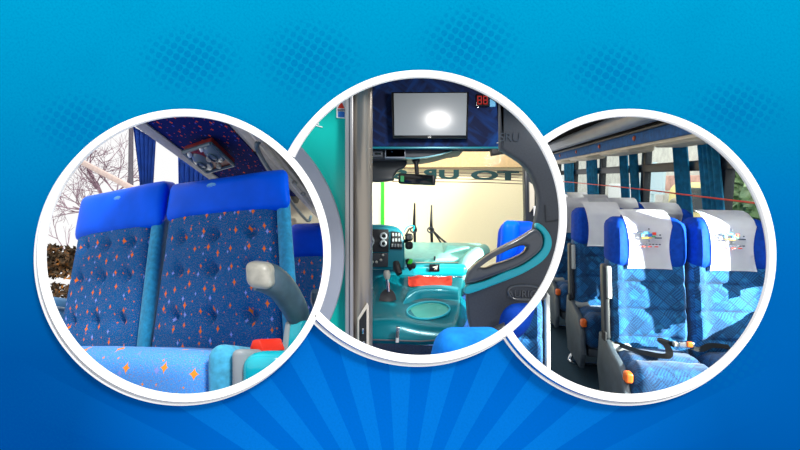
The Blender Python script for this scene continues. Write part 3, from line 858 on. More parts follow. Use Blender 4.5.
tag(obj('pull_bracket', plate([(373, 151), (382.5, 151), (382.5, 156.5), (373, 156.5)], 2.235, .03, .008, holes=[[(374.5, 152.5), (381, 152.5), (381, 155), (374.5, 155)]]), 'graph_gloss'), 'grey pull handle left of the shelf tray', 'handle')
tag(obj('sun_visor', plate(cr([(366, 159.5), (404, 160), (404.5, 167), (398, 170.5), (394, 176), (391.5, 180.5), (366, 180)], 5), 2.35, .05, .01), 'arm_dark'), 'dark folding sun visor beside the metal pillar', 'sun visor')
mr = thing('rear_view_mirror', 'long dark rear view mirror hanging before the windscreen', 'mirror', A(416, 158, 2.3))
obj('stem', tube([A(416, 157, 2.32), A(415.7, 160, 2.3), A(416.2, 164, 2.29), A(417, 174.5, 2.27)], [.022, .02, .011, .010], 10), 'black', mr)
obj('stem_collar', tube([A(416, 158.5, 2.3), A(416, 162, 2.3)], .019, 12), 'softblack', mr)
obj('mirror_shell', slab([A(398, 183.4, 2.27), A(434.4, 184.8, 2.2), A(434.6, 174.8, 2.2), A(398.2, 173, 2.27)], (.01, .05, 0), .008), 'black', mr)
obj('mirror_glass', slab([A(399.6, 182.3, 2.262), A(432.8, 183.6, 2.194), A(432.8, 175.8, 2.194), A(399.8, 174.2, 2.262)], (.0, .004, 0), .001), 'bezel', mr)
obj('green_reflection', slab([A(400.4, 181.6, 2.258), A(404, 181.8, 2.25), A(404, 176, 2.25), A(400.6, 175.6, 2.258)], (.0, .002, 0)), 'green_print', mr, 'green reflection mark')  # reflection painted as a flat green patch on the mirror
tag(obj('corner_box', plate([(491.5, 149), (506, 149), (507, 152.5), (492.5, 155)], 2.15, .05, .004), 'black'), 'small black box under the right corner of the bulkhead', 'box')

# -- windscreen and what it shows
ws = 3.55
W_ = struct('window_1', plate([(345, 150), (531, 150), (531, 262), (345, 262)], ws, .006), 'glass_tint', 'coach windscreen')
for k, (y0, y1) in enumerate(((168.6, 171.2), (172.6, 174.6), (175.6, 177.6), (178.6, 180.6), (181.8, 183.6))):
    pts = [A(392, y0-.4, ws-.004), A(440, y0, ws-.004), A(490, (y0+y1)/2, ws-.004), A(527, y1+.6, ws-.004)]
    struct('trim_%d' % (20+k), tube(pts, .0035, 6, smooth_n=4), 'pin', 'fine brown pinstripe across the windscreen')
lt = thing('windscreen_lettering', 'dark teal mirrored lettering TOURS across the top of the windscreen', 'lettering', A(450, 180, ws-.01))
for ch, xx, yy, wd in (('S', 399.5, 174.5, 15), ('R', 428, 174, 17), ('U', 449, 174.5, 20), ('O', 484.5, 175.2, 27), ('T', 508, 175.8, 22)):
    tb = text_bm(ch, .10, .001, True, .0045)
    xs = [v.co.x for v in tb.verts]; zs = [v.co.z for v in tb.verts]
    sx = wd/F*ws/(max(xs)-min(xs)); sz = 9.6/F*ws/(max(zs)-min(zs))
    for v in tb.verts: v.co.x = (v.co.x-(max(xs)+min(xs))/2)*sx; v.co.z = (v.co.z-(max(zs)+min(zs))/2)*sz
    obj('letter', move(tb, A(xx, yy, ws-.008)), 'decal', lt)
struct('pillar.001', plate([(524.5, 150), (546, 150), (546, 262), (527, 262)], 1.9, .05, .008), 'win_frame', 'dark windscreen corner post')
struct('window_2', plate([(529.5, 182), (534.5, 186), (534.5, 206), (530, 212)], 1.89, .02), 'beige', 'sliver of side window by the windscreen post')
tag(obj('paper_tag', plate([(534, 206), (538.2, 206), (538, 216), (534, 216)], 1.88, .006), 'white'), 'small white tag hanging at the windscreen corner post', 'tag')
# yard wall outside
struct('wall_outside', plate([(338, 165.5), (546, 165.5), (546, 330), (338, 330)], 6.2, .1), 'stucco', 'sunlit cream stucco wall outside the windscreen')
struct('trim_25', plate([(338, 110), (546, 110), (546, 167), (338, 167)], 6.13, .06), 'tan', 'tan strip above the cream wall')  # plain tan strip across the top of the windscreen view
tag(obj('white_post', plate([(372.5, 181), (381, 181), (381, 262), (372.5, 262)], 5.6, .08, .005), 'white'), 'white post in front of the cream wall beside the green strip', 'post')
tag(obj('green_strip', plate([(380.8, 181), (384.3, 181), (384.3, 262), (380.8, 262)], 5.55, .08, .005), 'green'), 'bright green upright strip against the cream wall', 'post')

# -- wipers
for k, (x, y0, y1, lab) in enumerate(((414.2, 203, 245, 'windscreen wiper nearer the instrument cluster'), (431.2, 205, 245, 'windscreen wiper with the two slanting arms'))):
    wp = thing('windscreen_wiper', lab, 'wiper', A(x, y1, 3.5), 'windscreen wipers')
    obj('blade', tube([A(x+.5, y0, 3.5), A(x, (y0+y1)/2, 3.5), A(x+.8, y1, 3.5)], [.006, .012, .010], 8), 'black', wp)
    if k: obj('arm', tube([A(x-2, 229, 3.48), A(x+3, 232, 3.48), A(x+9, 238, 3.48), A(x+15, 243, 3.48)], .008, 6), 'black', wp); obj('arm', tube([A(x+1, 230, 3.48), A(x+8, 240, 3.48), A(x+11, 245, 3.48)], .007, 6), 'black', wp)
    else: obj('arm', tube([A(x-9, 236, 3.48), A(x-5, 229, 3.48), A(x+2, 227, 3.48), A(x+1, 234, 3.48)], .007, 6), 'black', wp)
    tb = bmesh.new(); cc = A(x-.5, 230, 3.47)
    tube([cc+Vector((.024*math.cos(a*PI/8), 0, .02*math.sin(a*PI/8))) for a in range(17)], .006, 5, tb); obj('hinge', tb, 'graph', wp)

# -- dashboard
ds = thing('dashboard', 'metallic teal coach dashboard with a pale green top below the windscreen', 'dashboard', A(430, 345, 2.9))
# pale top: two levels
obj('dash_top', box8([*px([(398, 262), (466, 262), (466, 258), (398, 258)], 2.85), *px([(398, 262), (486, 262), (481, 243), (398, 241.5)], 3.45)], bev=.012), 'dash_pale', ds, 'pale green dashboard top')
dt = obj('dash_hood', box8([*px([(440, 262), (477, 262), (475, 247.5), (447, 244.5)], 3.0), *px([(440, 258), (483, 258), (481, 244), (440, 242.5)], 3.5)], bev=.02), 'dash_pale', ds)
obj('dash_front', rbox(*A(437, 269.5, 2.86), 58/F*2.86, .16, 12.5/F*2.86, .03, (8, 3, 3)), 'dash_teal', ds, 'bright teal dash front')
obj('dash_end', tube([A(463, 288, 2.84), A(463.5, 272, 2.84), A(468, 262, 2.86), A(477, 255.5, 2.95), (A(483, 251, 3.2))], [.05, .05, .052, .055, .05], 14, smooth_n=4), 'dash_pale', ds, 'rounded pale end of the dashboard')
obj('lower_dash', rbox(*A(380, 273, 2.84), 76/F*2.84, .12, 22/F*2.84, .03, (6, 3, 3)), 'hood_teal', ds, 'deep teal lower dash')
obj('badge_plate', plate([(429.5, 264.2), (439.7, 264.2), (439.7, 271.6), (429.5, 271.6)], 2.765, .02, .003), 'bezel', ds, 'black plate')
obj('badge_mark', plate([(434, 270.5), (435.2, 268), (432.2, 267.2), (438, 265.4), (436.6, 270.2), (436, 268.6)], 2.762, .004), 'silver_plastic', ds, 'silver swallow mark')
obj('dash_knob', rbox(*A(434.8, 258.5, 2.84), .012, .02, .03, .005, (2, 2, 2)), 'graph', ds)
obj('dash_chrome', tube([A(404, 276.4, 2.75), A(440, 276.6, 2.75), A(463, 277, 2.75)], .006, 8), 'chrome', ds, 'thin metal edge')
# engine cover
hq = lambda pts, d: px(pts, d)
ec = thing('engine_cover', 'glossy metallic teal engine cover with a recessed oval tray', 'engine cover', A(420, 348, 2.2))
def lofted(secs, n=5):
    """smooth skin through cross-sections (lists of points), closed ends"""
    bm = bmesh.new(); rows = []
    secs2 = []
    for i in range(len(secs)-1):
        g = lambda k: secs[max(0, min(len(secs)-1, k))]
        for k in range(n):
            t = k/n; row = []
            for a, b_, c, e in zip(g(i-1), g(i), g(i+1), g(i+2)):
                row.append(.5*((2*b_)+(c-a)*t+(2*a-5*b_+4*c-e)*t*t+(3*b_-a-3*c+e)*t**3))
            secs2.append(row)
    secs2.append(secs[-1])
    for s in secs2:
        s3 = [Vector(p) for p in cr([tuple(p) for p in s], 5, False)]
        rows.append([bm.verts.new(p) for p in s3])
    for a, b_ in zip(rows, rows[1:]):
        for k in range(len(a)-1): bm.faces.new((a[k], a[k+1], b_[k+1], b_[k]))
    return bm
# skin from the dash down over the rounded front edge: rows from far to near, each row left -> right
rows = [
    [A(362, 300, 2.62), A(378, 278, 2.7), A(400, 275, 2.74), A(425, 276, 2.74), A(450, 277, 2.74), A(464, 280, 2.72), A(472, 300, 2.66)],
    [A(362, 305, 2.5), A(378, 288, 2.55), A(400, 287, 2.58), A(425, 289, 2.58), A(447, 289, 2.58), A(462, 291, 2.57), A(470, 310, 2.5)],
    [A(362, 312, 2.36), A(376, 300, 2.4), A(398, 299, 2.42), A(425, 302, 2.42), A(447, 304, 2.42), A(460, 305, 2.4), A(468, 318, 2.34)],
    [A(362, 318, 2.22), A(374, 313, 2.25), A(396, 312, 2.26), A(422, 317, 2.26), A(443, 319, 2.26), A(456, 318, 2.24), A(464, 326, 2.2)],
    [A(362, 326, 2.14), A(374, 321, 2.15), A(396, 321, 2.15), A(420, 325, 2.15), A(441, 326, 2.15), A(453, 326, 2.14), A(460, 332, 2.12)],
    [A(362, 339, 2.10), A(374, 338, 2.10), A(396, 339, 2.10), A(420, 340, 2.10), A(437, 339, 2.10), A(448, 337, 2.10), A(456, 338, 2.10)],
    [A(362, 344, 2.12), A(374, 343.5, 2.12), A(396, 344, 2.12), A(420, 345, 2.12), A(437, 344, 2.12), A(448, 342, 2.12), A(456, 342, 2.12)]]
eb = lofted(rows)
bmesh.ops.solidify(eb, geom=eb.faces[:], thickness=.02)
obj('cover_shell', eb, 'hump', ec, ang=60)
# raised back shelf and curved step over the tray
obj('step', lofted([[A(404, 300, 2.40), A(409, 291, 2.44), A(420, 286, 2.47), A(440, 285, 2.48), A(458, 287, 2.46)],
                    [A(403, 303, 2.37), A(409, 295, 2.41), A(420, 290, 2.43), A(440, 289.5, 2.44), A(458, 291, 2.42)],
                    [A(404, 308, 2.36), A(411, 302, 2.40), A(423, 298.5, 2.43), A(441, 299, 2.44), A(458, 300, 2.42)]], 4), 'hump', ec, ang=60)
ell = [(428+21*math.cos(2*PI*k/40)+3.5*math.sin(2*PI*k/40), 311.5-8.5*math.sin(2*PI*k/40)) for k in range(40)]
def on_plane(x, y):                       # sloping top of the cover
    a, b_, c = A(398, 299.5, 2.405), A(447, 304.5, 2.405), A(422, 318.5, 2.235)
    n = (b_-a).cross(c-a).normalized(); d = A(x, y, 1)-EYE; return EYE+d*((a-EYE).dot(n)/d.dot(n)), (n if n.z > 0 else -n)
tbm = bmesh.new(); up_ = on_plane(428, 311)[1]
o1 = [on_plane(x, y)[0]+up_*.004 for x, y in ell]
o1 = [tbm.verts.new(p) for p in o1]; o2 = [tbm.verts.new(on_plane(428+(x-428)*.93, 311.5+(y-311.5)*.93)[0]-up_*.002) for x, y in ell]
for k in range(40): tbm.faces.new((o1[k], o1[(k+1) % 40], o2[(k+1) % 40], o2[k]))
tbm.faces.new(o2)
obj('oval_tray', tbm, 'tray', ec, 'pale green recessed oval tray')
tube_rim = bmesh.new(); tube([on_plane(x, y)[0]+up_*.006 for x, y in ell+ell[:1]], .006, 6, tube_rim)
obj('tray_edge', tube_rim, 'dash_teal', ec)
obj('lid_seam', tube([A(364, 339.6, 2.082), A(396, 340.4, 2.082), A(420, 341.3, 2.082), A(440, 340, 2.085), A(456, 339, 2.09)], .004, 6), 'graph', ec, 'dark lid seam')
lc = obj('latch', plate([(396, 327.5), (399.6, 327.5), (399.2, 343), (395.2, 343)], 2.06, .03, .004), 'chrome', ec, 'chrome toggle latch')
obj('latch_lever', rbox(*A(397.4, 334.5, 2.05), .012, .012, .03, .004, (2, 2, 3)), 'graph', lc)
gl = thing('gear_lever', 'gear lever with a pale knob and a square black boot on the engine cover', 'gear lever', A(388, 300, 2.4))
obj('boot', lofted([[A(379, 300.5, 2.37), A(388, 301.5, 2.36), A(396.5, 300, 2.37)], [A(381, 293, 2.40), A(388, 293, 2.39), A(394.5, 293, 2.40)], [A(386, 289, 2.42), A(388, 288.5, 2.42), A(390.5, 289, 2.42)]], 3), 'softblack', gl, 'black boot')
obj('lever_rod', tube([A(388.5, 292, 2.4), A(387, 276, 2.42)], .009, 8), 'chrome', gl, 'metal rod')
obj('knob', tube([A(387.4, 279, 2.41), A(387, 274.5, 2.41), A(386.5, 270.5, 2.41)], [.012, .020, .014], 12), 'silver_plastic', gl, 'pale knob')
cl_ = lofted([[A(408, 277.4, 2.72), A(420, 276.6, 2.72), A(436, 277.6, 2.72), A(451, 277.4, 2.72)], [A(408, 281, 2.66), A(420, 280, 2.65), A(436, 281.4, 2.66), A(451, 281, 2.66)], [A(408.6, 286.6, 2.62), A(422, 287.4, 2.61), A(436, 286.8, 2.62), A(450.6, 287, 2.62)]], 6)
for v in cl_.verts: v.co.y -= .05+.006*math.sin(v.co.x*90+v.co.z*60); v.co.z += .012+.004*math.sin(v.co.x*70)
bmesh.ops.solidify(cl_, geom=cl_.faces[:], thickness=.012)
tag(obj('folded_cloth', cl_, 'redcloth'), 'red folded duster cloth lying under the dashboard front', 'cloth')
# instrument binnacle
ic = thing('instrument_cluster', 'dark instrument cluster in a teal hood beside the metal pillar', 'instrument cluster', A(388, 276, 2.72))
obj('hood', plate(cr([(362, 224.5), (378, 224.5), (394, 226.3), (401, 231), (404, 238), (404.6, 254), (405, 269.5)], 4, False)+[(404, 270), (362, 270)], 2.66, .16, .02), 'hood_teal', ic, 'teal hood')
obj('gauge_panel', plate([(362, 229), (388.5, 229.5), (388.6, 252), (362, 252)], 2.645, .05, .006), 'softblack', ic, 'black gauge panel')
obj('lower_panel', plate([(362, 253), (388.2, 253), (388, 267), (362, 267)], 2.648, .05, .006), 'arm_dark', ic, 'charcoal lower panel')
def dial(x, y, rx, par, d=2.64):
    g = obj('gauge', disc(A(x, y, d), Vector((rx/F*d, 0, 0)), Vector((0, 0, rx/F*d)), Vector((0, -1, 0)), .006, 30, 0), 'bezel', par)
    t_ = bmesh.new(); tube([A(x, y, d-.008)+Vector((rx/F*d*math.cos(a*PI/14), 0, rx/F*d*math.sin(a*PI/14))) for a in range(29)], .006, 6, t_)
    obj('gauge_rim', t_, 'grey_trim', g, 'bright rim')
    return g
g1_ = dial(367, 241, 6.5, ic); obj('needle', tube([A(367, 241, 2.628), A(370.5, 237.5, 2.628)], .003, 5), 'orange', g1_)
dial(383.5, 236, 2.8, ic); dial(383.3, 243.5, 2.6, ic)
for (x, y) in ((372.5, 262), (376.5, 262), (381, 260), (383, 255)): obj('knob', disc(A(x, y, 2.645), Vector((.008, 0, 0)), Vector((0, 0, .008)), Vector((0, -1, 0)), .014, 12, .002), 'silver_plastic', ic)
bp = obj('switch_panel', plate([(391.5, 231.2), (401, 232.6), (402.2, 249.4), (389.8, 249.2)], 2.642, .03, .008), 'softblack', ic, 'black switch panel')
for i in range(3):
    for j in range(4 if i == 2 else 3):
        obj('switch', rbox(*A(393.0+3.0*j-(1.4 if i == 2 else 0)*(.5), 234.6+5.4*i, 2.635), .012, .012, .019, .003, (2, 2, 2)), 'grey_trim' if (i+j) % 2 else 'arm_light', bp)
obj('ignition_stalk', tube([A(396, 262, 2.6), A(397, 268, 2.58), A(399.5, 274, 2.56)], [.018, .024, .018], 10), 'black', ic, 'black stalk')
# twin round camera pods and mascot-free suction clip
pods = thing('twin_speaker', 'two stacked black round speakers at the corner of the instrument cluster', 'speaker', A(409, 250, 2.7))
for y in (237.3, 245.4):
    p_ = obj('speaker_pod', rbox(*A(409, y, 2.68), .047, .05, .047, .018, (4, 3, 4)), 'black', pods)
    obj('cone', disc(A(409, y, 2.654), Vector((.016, 0, 0)), Vector((0, 0, .016)), Vector((0, -1, 0)), .003, 20, -.003), 'softblack', p_)
obj('mount', tube([A(404.5, 241, 2.7), A(407, 241.3, 2.69)], .012, 8), 'black', pods)
clp = thing('clip_holder', 'black clip holder with a bright green jaw below the two round speakers', 'clip', A(410, 270, 2.68))
obj('clip_body', tube([A(407.5, 260, 2.66), A(409.5, 265, 2.64), A(412.5, 268.5, 2.64)], [.014, .018, .024], 12), 'black', clp)
obj('clip_wheel', rbox(*A(413, 266, 2.63), .032, .03, .034, .014, (3, 3, 3)), 'softblack', clp)
obj('green_jaw', slab([A(407, 263.8, 2.62), A(411.5, 264.4, 2.62), A(413.2, 259.6, 2.62), A(410, 258.6, 2.62)], (0, .03, 0), .006), 'green', clp, 'bright green jaw')
obj('clip_wire', tube([A(404, 232, 2.75), A(408, 226.5, 2.75), A(414, 226, 2.75), A(413, 231, 2.74)], .004, 6, smooth_n=4), 'aqua', clp, 'teal wire loop')

# -- floor and step edge
struct('floor_front', slab([A(345, 372, 2.0), A(480, 372, 2.0), A(480, 343, 2.6), A(345, 343, 2.6)], (0, 0, -.03)), 'navy_carpet', 'navy carpet in front of the engine cover')
struct('wall_step', plate([(455, 300), (486, 285), (486, 350), (452, 350)], 2.5, .05), 'navy_carpet', 'dark blue step side beside the engine cover')

# -- graphite partition with the looped handrail
outer = [(501, 60), (501, 148)]
outer += cr([(501, 148.5), (510, 154), (522, 162), (531, 172), (537, 186), (539.5, 200), (538, 214), (535, 228)], 4, False)
outer += cr([(535, 229), (520, 238), (502, 247.3), (486, 257), (473, 267), (468, 274), (467, 286), (467.5, 305), (469.5, 322), (474, 340)], 3, False)
outer += [(420.5+144.5*math.cos(a*PI/180), 216.5+144.5*math.sin(a*PI/180)) for a in range(67, -60, -3)]
hole = cr([(480.5, 266.8), (490, 259.5), (502, 253.6), (513, 248.6), (521.5, 245.8), (527.5, 246.2), (528, 249), (524, 253.4), (515, 258), (506.5, 261.4), (495, 265), (486, 268.4)], 4)
pt = thing('partition', 'graphite moulded partition with looped handrail and aqua stripe behind the entrance', 'partition', A(515, 350, 1.36))
obj('panel', plate(outer, 1.36, .045, .008, holes=[hole]), 'graph', pt)
hole_b = [(x+(x-505)*.02, y+(y-256)*.03) for x, y in hole]
hr_out = cr([(468.6, 284), (468.5, 275), (474, 267), (487, 257), (503, 247.4), (521, 238), (534.5, 229.5), (541, 232), (543.8, 240), (542, 249.5), (532, 258.5), (519, 266.5), (500, 274)], 4)
obj('handrail', plate(hr_out, 1.33, .05, .012, holes=[hole]), 'graph_gloss', pt, 'smooth rounded handrail loop')
stripe = cr([(467.2, 286), (485, 281), (507, 271), (520, 266.5), (532, 259), (542, 249.5), (544.6, 240), (543, 233.5), (537, 227.4), (537.8, 223), (544, 226.5), (550, 234), (552.4, 243), (549.5, 253), (542, 262), (530, 270), (517, 276.4), (495, 285), (467.4, 294.3)], 4)
obj('aqua_stripe', plate(stripe, 1.34, .03, .005), 'aqua', pt, 'aqua stripe under the handrail')
ov = cr([(508.5, 293), (509.5, 288.5), (515, 286), (525, 285.4), (535, 286.6), (543, 290), (546, 295), (541, 299.6), (528, 299.5), (513, 298.4)], 5)
obj('oval_recess', tube([A(x, y, 1.356) for x, y in ov+ov[:1]], .0035, 6), 'graph_gloss', pt, 'raised oval outline')
obj('raised_letters', move(text_bm('AURIGA', .030, .0015), A(525.5, 294.3, 1.357)), 'graph_gloss', pt, 'raised dark letters')
obj('faint_letters', move(text_bm('SRU', .036, .0008), A(510, 137.5, 1.3585)), 'graph_gloss', pt, 'faint moulded letters')
obj('panel_seam', tube([A(545, 205, 1.357), A(546, 222, 1.357), A(560, 220, 1.357)], .002, 5), 'arm_dark', pt)
# seats seen past the partition
def small_seat(q, lab, mat, group=None, th=.1, wing=None):
    low = (Vector(q[0])+Vector(q[1]))/2
    t = thing('coach_seat', lab, 'seat', low, group)
    obj('backrest', padq(*q, th, .045, (8, 3, 8), puff=.015), mat, t)
    if wing: obj('headrest_wing', padq(*wing, th+.03, .035, (5, 3, 5), puff=.012), 'satin', t, 'brighter blue headrest wing')
    return t
small_seat([A(497, 275, 1.72), A(538, 262, 1.72), A(541, 219.5, 1.76), A(501, 218.5, 1.76)], 'dark blue courier seat seen through the looped handrail', 'satin_dim', wing=[A(497.5, 275, 1.69), A(518, 250, 1.69), A(521, 219.2, 1.73), A(501.5, 218.2, 1.73)])
fs = small_seat([A(424, 392, 1.14), A(520, 392, 1.14), A(509, 333, 1.14), A(440, 333.5, 1.14)], 'top of a light blue seat in front of the engine cover', 'cush_blue', th=.11)
s3_ = small_seat([A(497, 350, 1.24), A(529, 336, 1.24), A(541, 302, 1.26), A(504, 304, 1.26)], 'royal blue seat top against the foot of the graphite partition', 'blue_vel', th=.08)
obj('seat_arm', slab([A(474, 343, 1.2), A(504, 329, 1.2), A(506, 325, 1.2), A(478, 338, 1.2)], (.01, .05, 0), .006), 'arm_dark', s3_, 'charcoal folded armrest')
obj('arm_hinge', plate([(485, 331), (490, 329.5), (489, 337), (484, 338)], 1.195, .03, .004), 'chrome', s3_, 'metal hinge')

light('AREA', 'entrance_fill', (.25, 1.56, 2.12), (.12, 2.3, 1.1), 7, (1, .98, .95), shape='DISK', size=.16)  # unseen area light added to brighten the driver's place
light('SPOT', 'yard_fill_spot', (-.5, 4.0, 6.2), (.45, 6.2, 1.7), 1500, (1, .97, .92), spot_size=math.radians(52), spot_blend=.4, shadow_soft_size=.06)  # extra spot standing in for sun, added to brighten the cream wall

# ================================================================== right opening: rows of coach seats
KR = 1.0                                                   # scale of this interior; its own axes: x across, y along the coach, z up, from the eye
ay = Vector((64/F, 1, 47/F)).normalized(); ax = Vector((1, 0, 0)); ax = (ax-ay*ax.dot(ay)).normalized(); az = ax.cross(ay)
RM = Matrix((ax, ay, az)).transposed()
def RW(x, y, z): return EYE+RM @ Vector((x, y, z))*KR
MR = Matrix.Translation(EYE) @ RM.to_4x4() @ Matrix.Scale(KR, 4)
def RH(px_, py_, axis, val):
    """where the sight line of an image point meets the coach plane x, y or z = val (coach units)"""
    d = RM.transposed() @ Vector(((px_-400)/F, 1, (225-py_)/F)); return d*(val/d[axis])
def rr(bm): bm.transform(MR); return bm
def robj(name, bm, mat, parent=None, label=None, ang=38):
    cube_uv(bm) if not bm.loops.layers.uv.get('uv') else None
    return obj(name, rr(bm), mat, parent, label, ang)
def rstruct(name, bm, mat, label=None): o = robj(name, bm, mat, None, label); o['kind'] = 'structure'; return o
def rbx(x0, x1, y0, y1, z0, z1, bev=.0):
    c = [(x0, y0, z0), (x1, y0, z0), (x1, y0, z1), (x0, y0, z1), (x0, y1, z0), (x1, y1, z0), (x1, y1, z1), (x0, y1, z1)]
    return box8([Vector(p) for p in c], bev=bev)
FLOOR = -1.31
def yz_plate(pts, x0, x1, bev=.006):
    b = from_curve([pts], x1-x0, bev)                       # outline in (y, z)
    b.transform(Matrix(((0, 1, 0, x0), (1, 0, 0, 0), (0, 0, 1, 0), (0, 0, 0, 1)))); return b

def lean(p):
    q = p.copy(); q.y += max(-.02, (p.z+.95))*.235; return q
def logo(xc, parent):
    """small printed emblem with two lines of fine print on the white cover"""
    def at(x, z): return Vector((xc+x, LY+.0, z))
    def dab(x, z, wd, ht, mat, nm='print'):
        c = lean(Vector((xc+x, 2.5+LYo, z)))
        b = slab([c+Vector((-wd/2, 0, -ht/2)), c+Vector((wd/2, 0, -ht/2)), c+Vector((wd/2, ht*.235, ht/2)), c+Vector((-wd/2, ht*.235, ht/2))], (0, .006, 0), .0008)
        robj(nm, b, mat, parent)
    LYo = -.104
    for x, z, wd, ht, mt in ((-.012, -.292, .030, .012, 'cyan_print'), (-.032, -.304, .016, .014, 'cyan_print'), (.006, -.304, .018, .016, 'blue_print'), (.026, -.296, .018, .014, 'red'), (-.004, -.318, .036, .008, 'yellow_print'), (-.03, -.318, .012, .008, 'yellow_print'), (.022, -.310, .018, .009, 'green_print'),
                             (-.048, -.290, .030, .006, 'ink'), (.045, -.318, .034, .006, 'ink'), (0, -.272, .004, .008, 'ink'), (-.001, -.334, .007, .004, 'ink'), (.055, -.303, .006, .006, 'ink')):
        dab(x, z, wd, ht, mt)
    for k in range(7): dab(-.045+.016*k, -.352, .010, .005, 'ink')
    for k in range(3): dab(-.03+.032*k, -.364, .018, .005, 'red')

def make_seat(xc, row, lab, aisle, head=True, full=True, hw=.194):
    t = thing('coach_seat', lab, 'seat', RW(xc, 2.5+.8*row, FLOOR), 'blue patterned coach seats', RM)
    Y0 = 2.5
    old = MW[t]; MW[t] = Matrix.Translation(RW(xc, Y0, FLOOR)) @ RM.to_4x4()
    def back_disp(p):
        q = p.copy(); d = 0.
        if p.y < Y0+.02:
            u = (p.x-xc)/hw
            for z in (-.56, -.70, -.84): d += .022*math.exp(-((p.z-z)/.014)**2)*(1-.5*abs(u))
            d += -.022*(1-u*u)**2*.6-.028*math.exp(-((abs(u)-.82)/.16)**2)
            q.y += d
        return lean(q)
    robj('backrest', rbox(xc, Y0+.0, -.72 if head else -.77, hw*2, .13, .60 if head else .5, .045, (14, 2, 40), back_disp), 'fab_r', t)
    if head:
        def hd(p):
            q = p.copy(); u = (p.x-xc)/hw
            w_ = math.exp(-((abs(u)-.80)/.26)**2)
            if p.y < Y0+.03: q.y -= .055*w_*(1-((p.z+.33)/.2)**2*.6)
            q.x += (.006*math.sin((p.z+.47)*8)) if abs(u) > .9 else 0
            if p.z > -.24 and abs(u) > .75: q.z -= .10*(abs(u)-.75)**1.0*.5
            return lean(q)
        robj('headrest', rbox(xc, Y0+.005, -.35, hw*2+.008, .15, .27, .06, (24, 3, 14), hd), 'blue_vel', t, 'royal blue headrest wings')
        rows = []
        for i in range(19):
            v = i/18; z = -.482+.275*v
            halfw = .112-.014*math.sin(PI*min(1, v*1.05))*1.0+.012*v*v
            r = []
            for j in range(15):
                u = -1+2*j/14
                zz = z; w_ = math.exp(-((abs(u)*halfw/hw-.80)/.26)**2); yy = Y0-.078-.055*w_*(1-((z+.33)/.2)**2*.6)-.003*math.cos(u*2.6+v*5)
                if v > .86: k = (v-.86)/.14; yy += .13*k; zz = -.482+.275*.86+.062*math.sin(k*PI/2)+.006
                r.append(lean(Vector((xc+u*halfw, yy, zz))))
            rows.append(r)
        c = robj('headrest_cover', sheet(rows, .005), 'linen', t, 'white linen headrest cover', 60)
        if full: logo(xc, t) if row == 0 else None
    def cush(p):
        q = p.copy()
        if p.z > -.99:
            u = (p.x-xc)/hw; k = (Y0-p.y)/.42
            q.z += .03*(1-u*u)*math.sin(min(1, max(0, k))*PI)+.025*math.exp(-((abs(u)-.8)/.2)**2)*max(0, min(1, k))
            q.z -= .014*math.exp(-((k-.55)/.05)**2)
        return q
    robj('cushion', rbox(xc, Y0-.18, -1.00, hw*2, .40, .20, .06, (14, 16, 4), cush), 'fab_r_seat', t)
    robj('frame', rbx(xc-.17, xc+.17, Y0-.34, Y0+.02, -1.16, -1.10, .01), 'seat_shell', t, 'grey under-seat frame')
    if aisle:
        s = -1; x = xc-hw-.012
        sp = robj('side_panel', yz_plate([(Y0+.07, -.85), (Y0-.06, -.862), (Y0-.14, -.885), (Y0-.26, -.905), (Y0-.34, -.97), (Y0-.40, -1.12), (Y0-.36, -1.225), (Y0-.02, -1.225), (Y0+.08, -1.05)], x-.022, x+.012, .010), 'seat_shell', t, 'moulded grey side panel')
        robj('recline_knob', rbox(x-.002, Y0-.34, -.93, .036, .05, .05, .012, (2, 2, 2)), 'orange', sp, 'orange recline knob')
        ar = robj('armrest', rbox(x-.006, Y0-.035, -.665, .036, .07, .39, .016, (2, 2, 6), lean), 'arm_dark', t, 'charcoal armrest folded upright')
        robj('armrest_highlight', rbox(x+.004, Y0-.074, -.56, .026, .02, .17, .008, (2, 2, 4), lean), 'arm_light', ar, 'light grey highlight on the armrest')  # light grey strip stands in for a highlight on the armrest
        robj('pivot', rbox(x-.022, Y0-.03, -.84, .016, .05, .05, .008, (2, 2, 2)), 'softblack', ar)
        robj('belt_anchor', rbox(x+.05, Y0-.06, -.885, .10, .08, .035, .012, (2, 2, 2)), 'arm_light', t, 'pale grey hinge cover')
        robj('foot_bar', tube([(x+.02, Y0-.10, -1.20), (x-.02, Y0-.10, -1.265), (x+.01, Y0-.12, -1.29), (x+.22, Y0-.12, -1.29), (x+.26, Y0-.12, -1.25), (x+.26, Y0-.12, -1.16)], .014, 8, smooth_n=4), 'chrome', t, 'bent metal foot bar')
    robj('leg', rbx(xc-.03, xc+.03, Y0-.22, Y0-.14, FLOOR, -1.12, .006), 'seat_shell', t, 'dark leg post')
    MW[t] = old
    return t
def copy_tree(o):
    r = o.copy(); COL.objects.link(r)
    for ch in o.children:
        c = ch.copy(); COL.objects.link(c); c.parent = r
        for g in ch.children:
            d = g.copy(); COL.objects.link(d); d.parent = c
    return r
XA, XB = .985, 1.392
first = make_seat(XA, 0, 'front aisle-side blue patterned seat with a printed white headrest cover and a seat belt', True)
firstw = make_seat(XB, 0, 'front window-side blue patterned seat with a printed white headrest cover', False)
protoA = make_seat(XA, 1, 'second-row aisle-side blue seat, its headrest beside the front seat', True)
protoB = make_seat(XB, 1, 'second-row window-side blue seat behind the front pair', False)
names = ['third', 'fourth', 'fifth']
for k in range(3):
    for p, x, where in ((protoA, XA, 'aisle-side'), (protoB, XB, 'window-side')):
        c = copy_tree(p); c.matrix_world = Matrix.Translation(RW(x, 2.5+.8*(k+2), FLOOR)) @ RM.to_4x4()
        c['label'] = '%s-row %s blue seat with a white headrest cover, counted from the front' % (names[k], where)
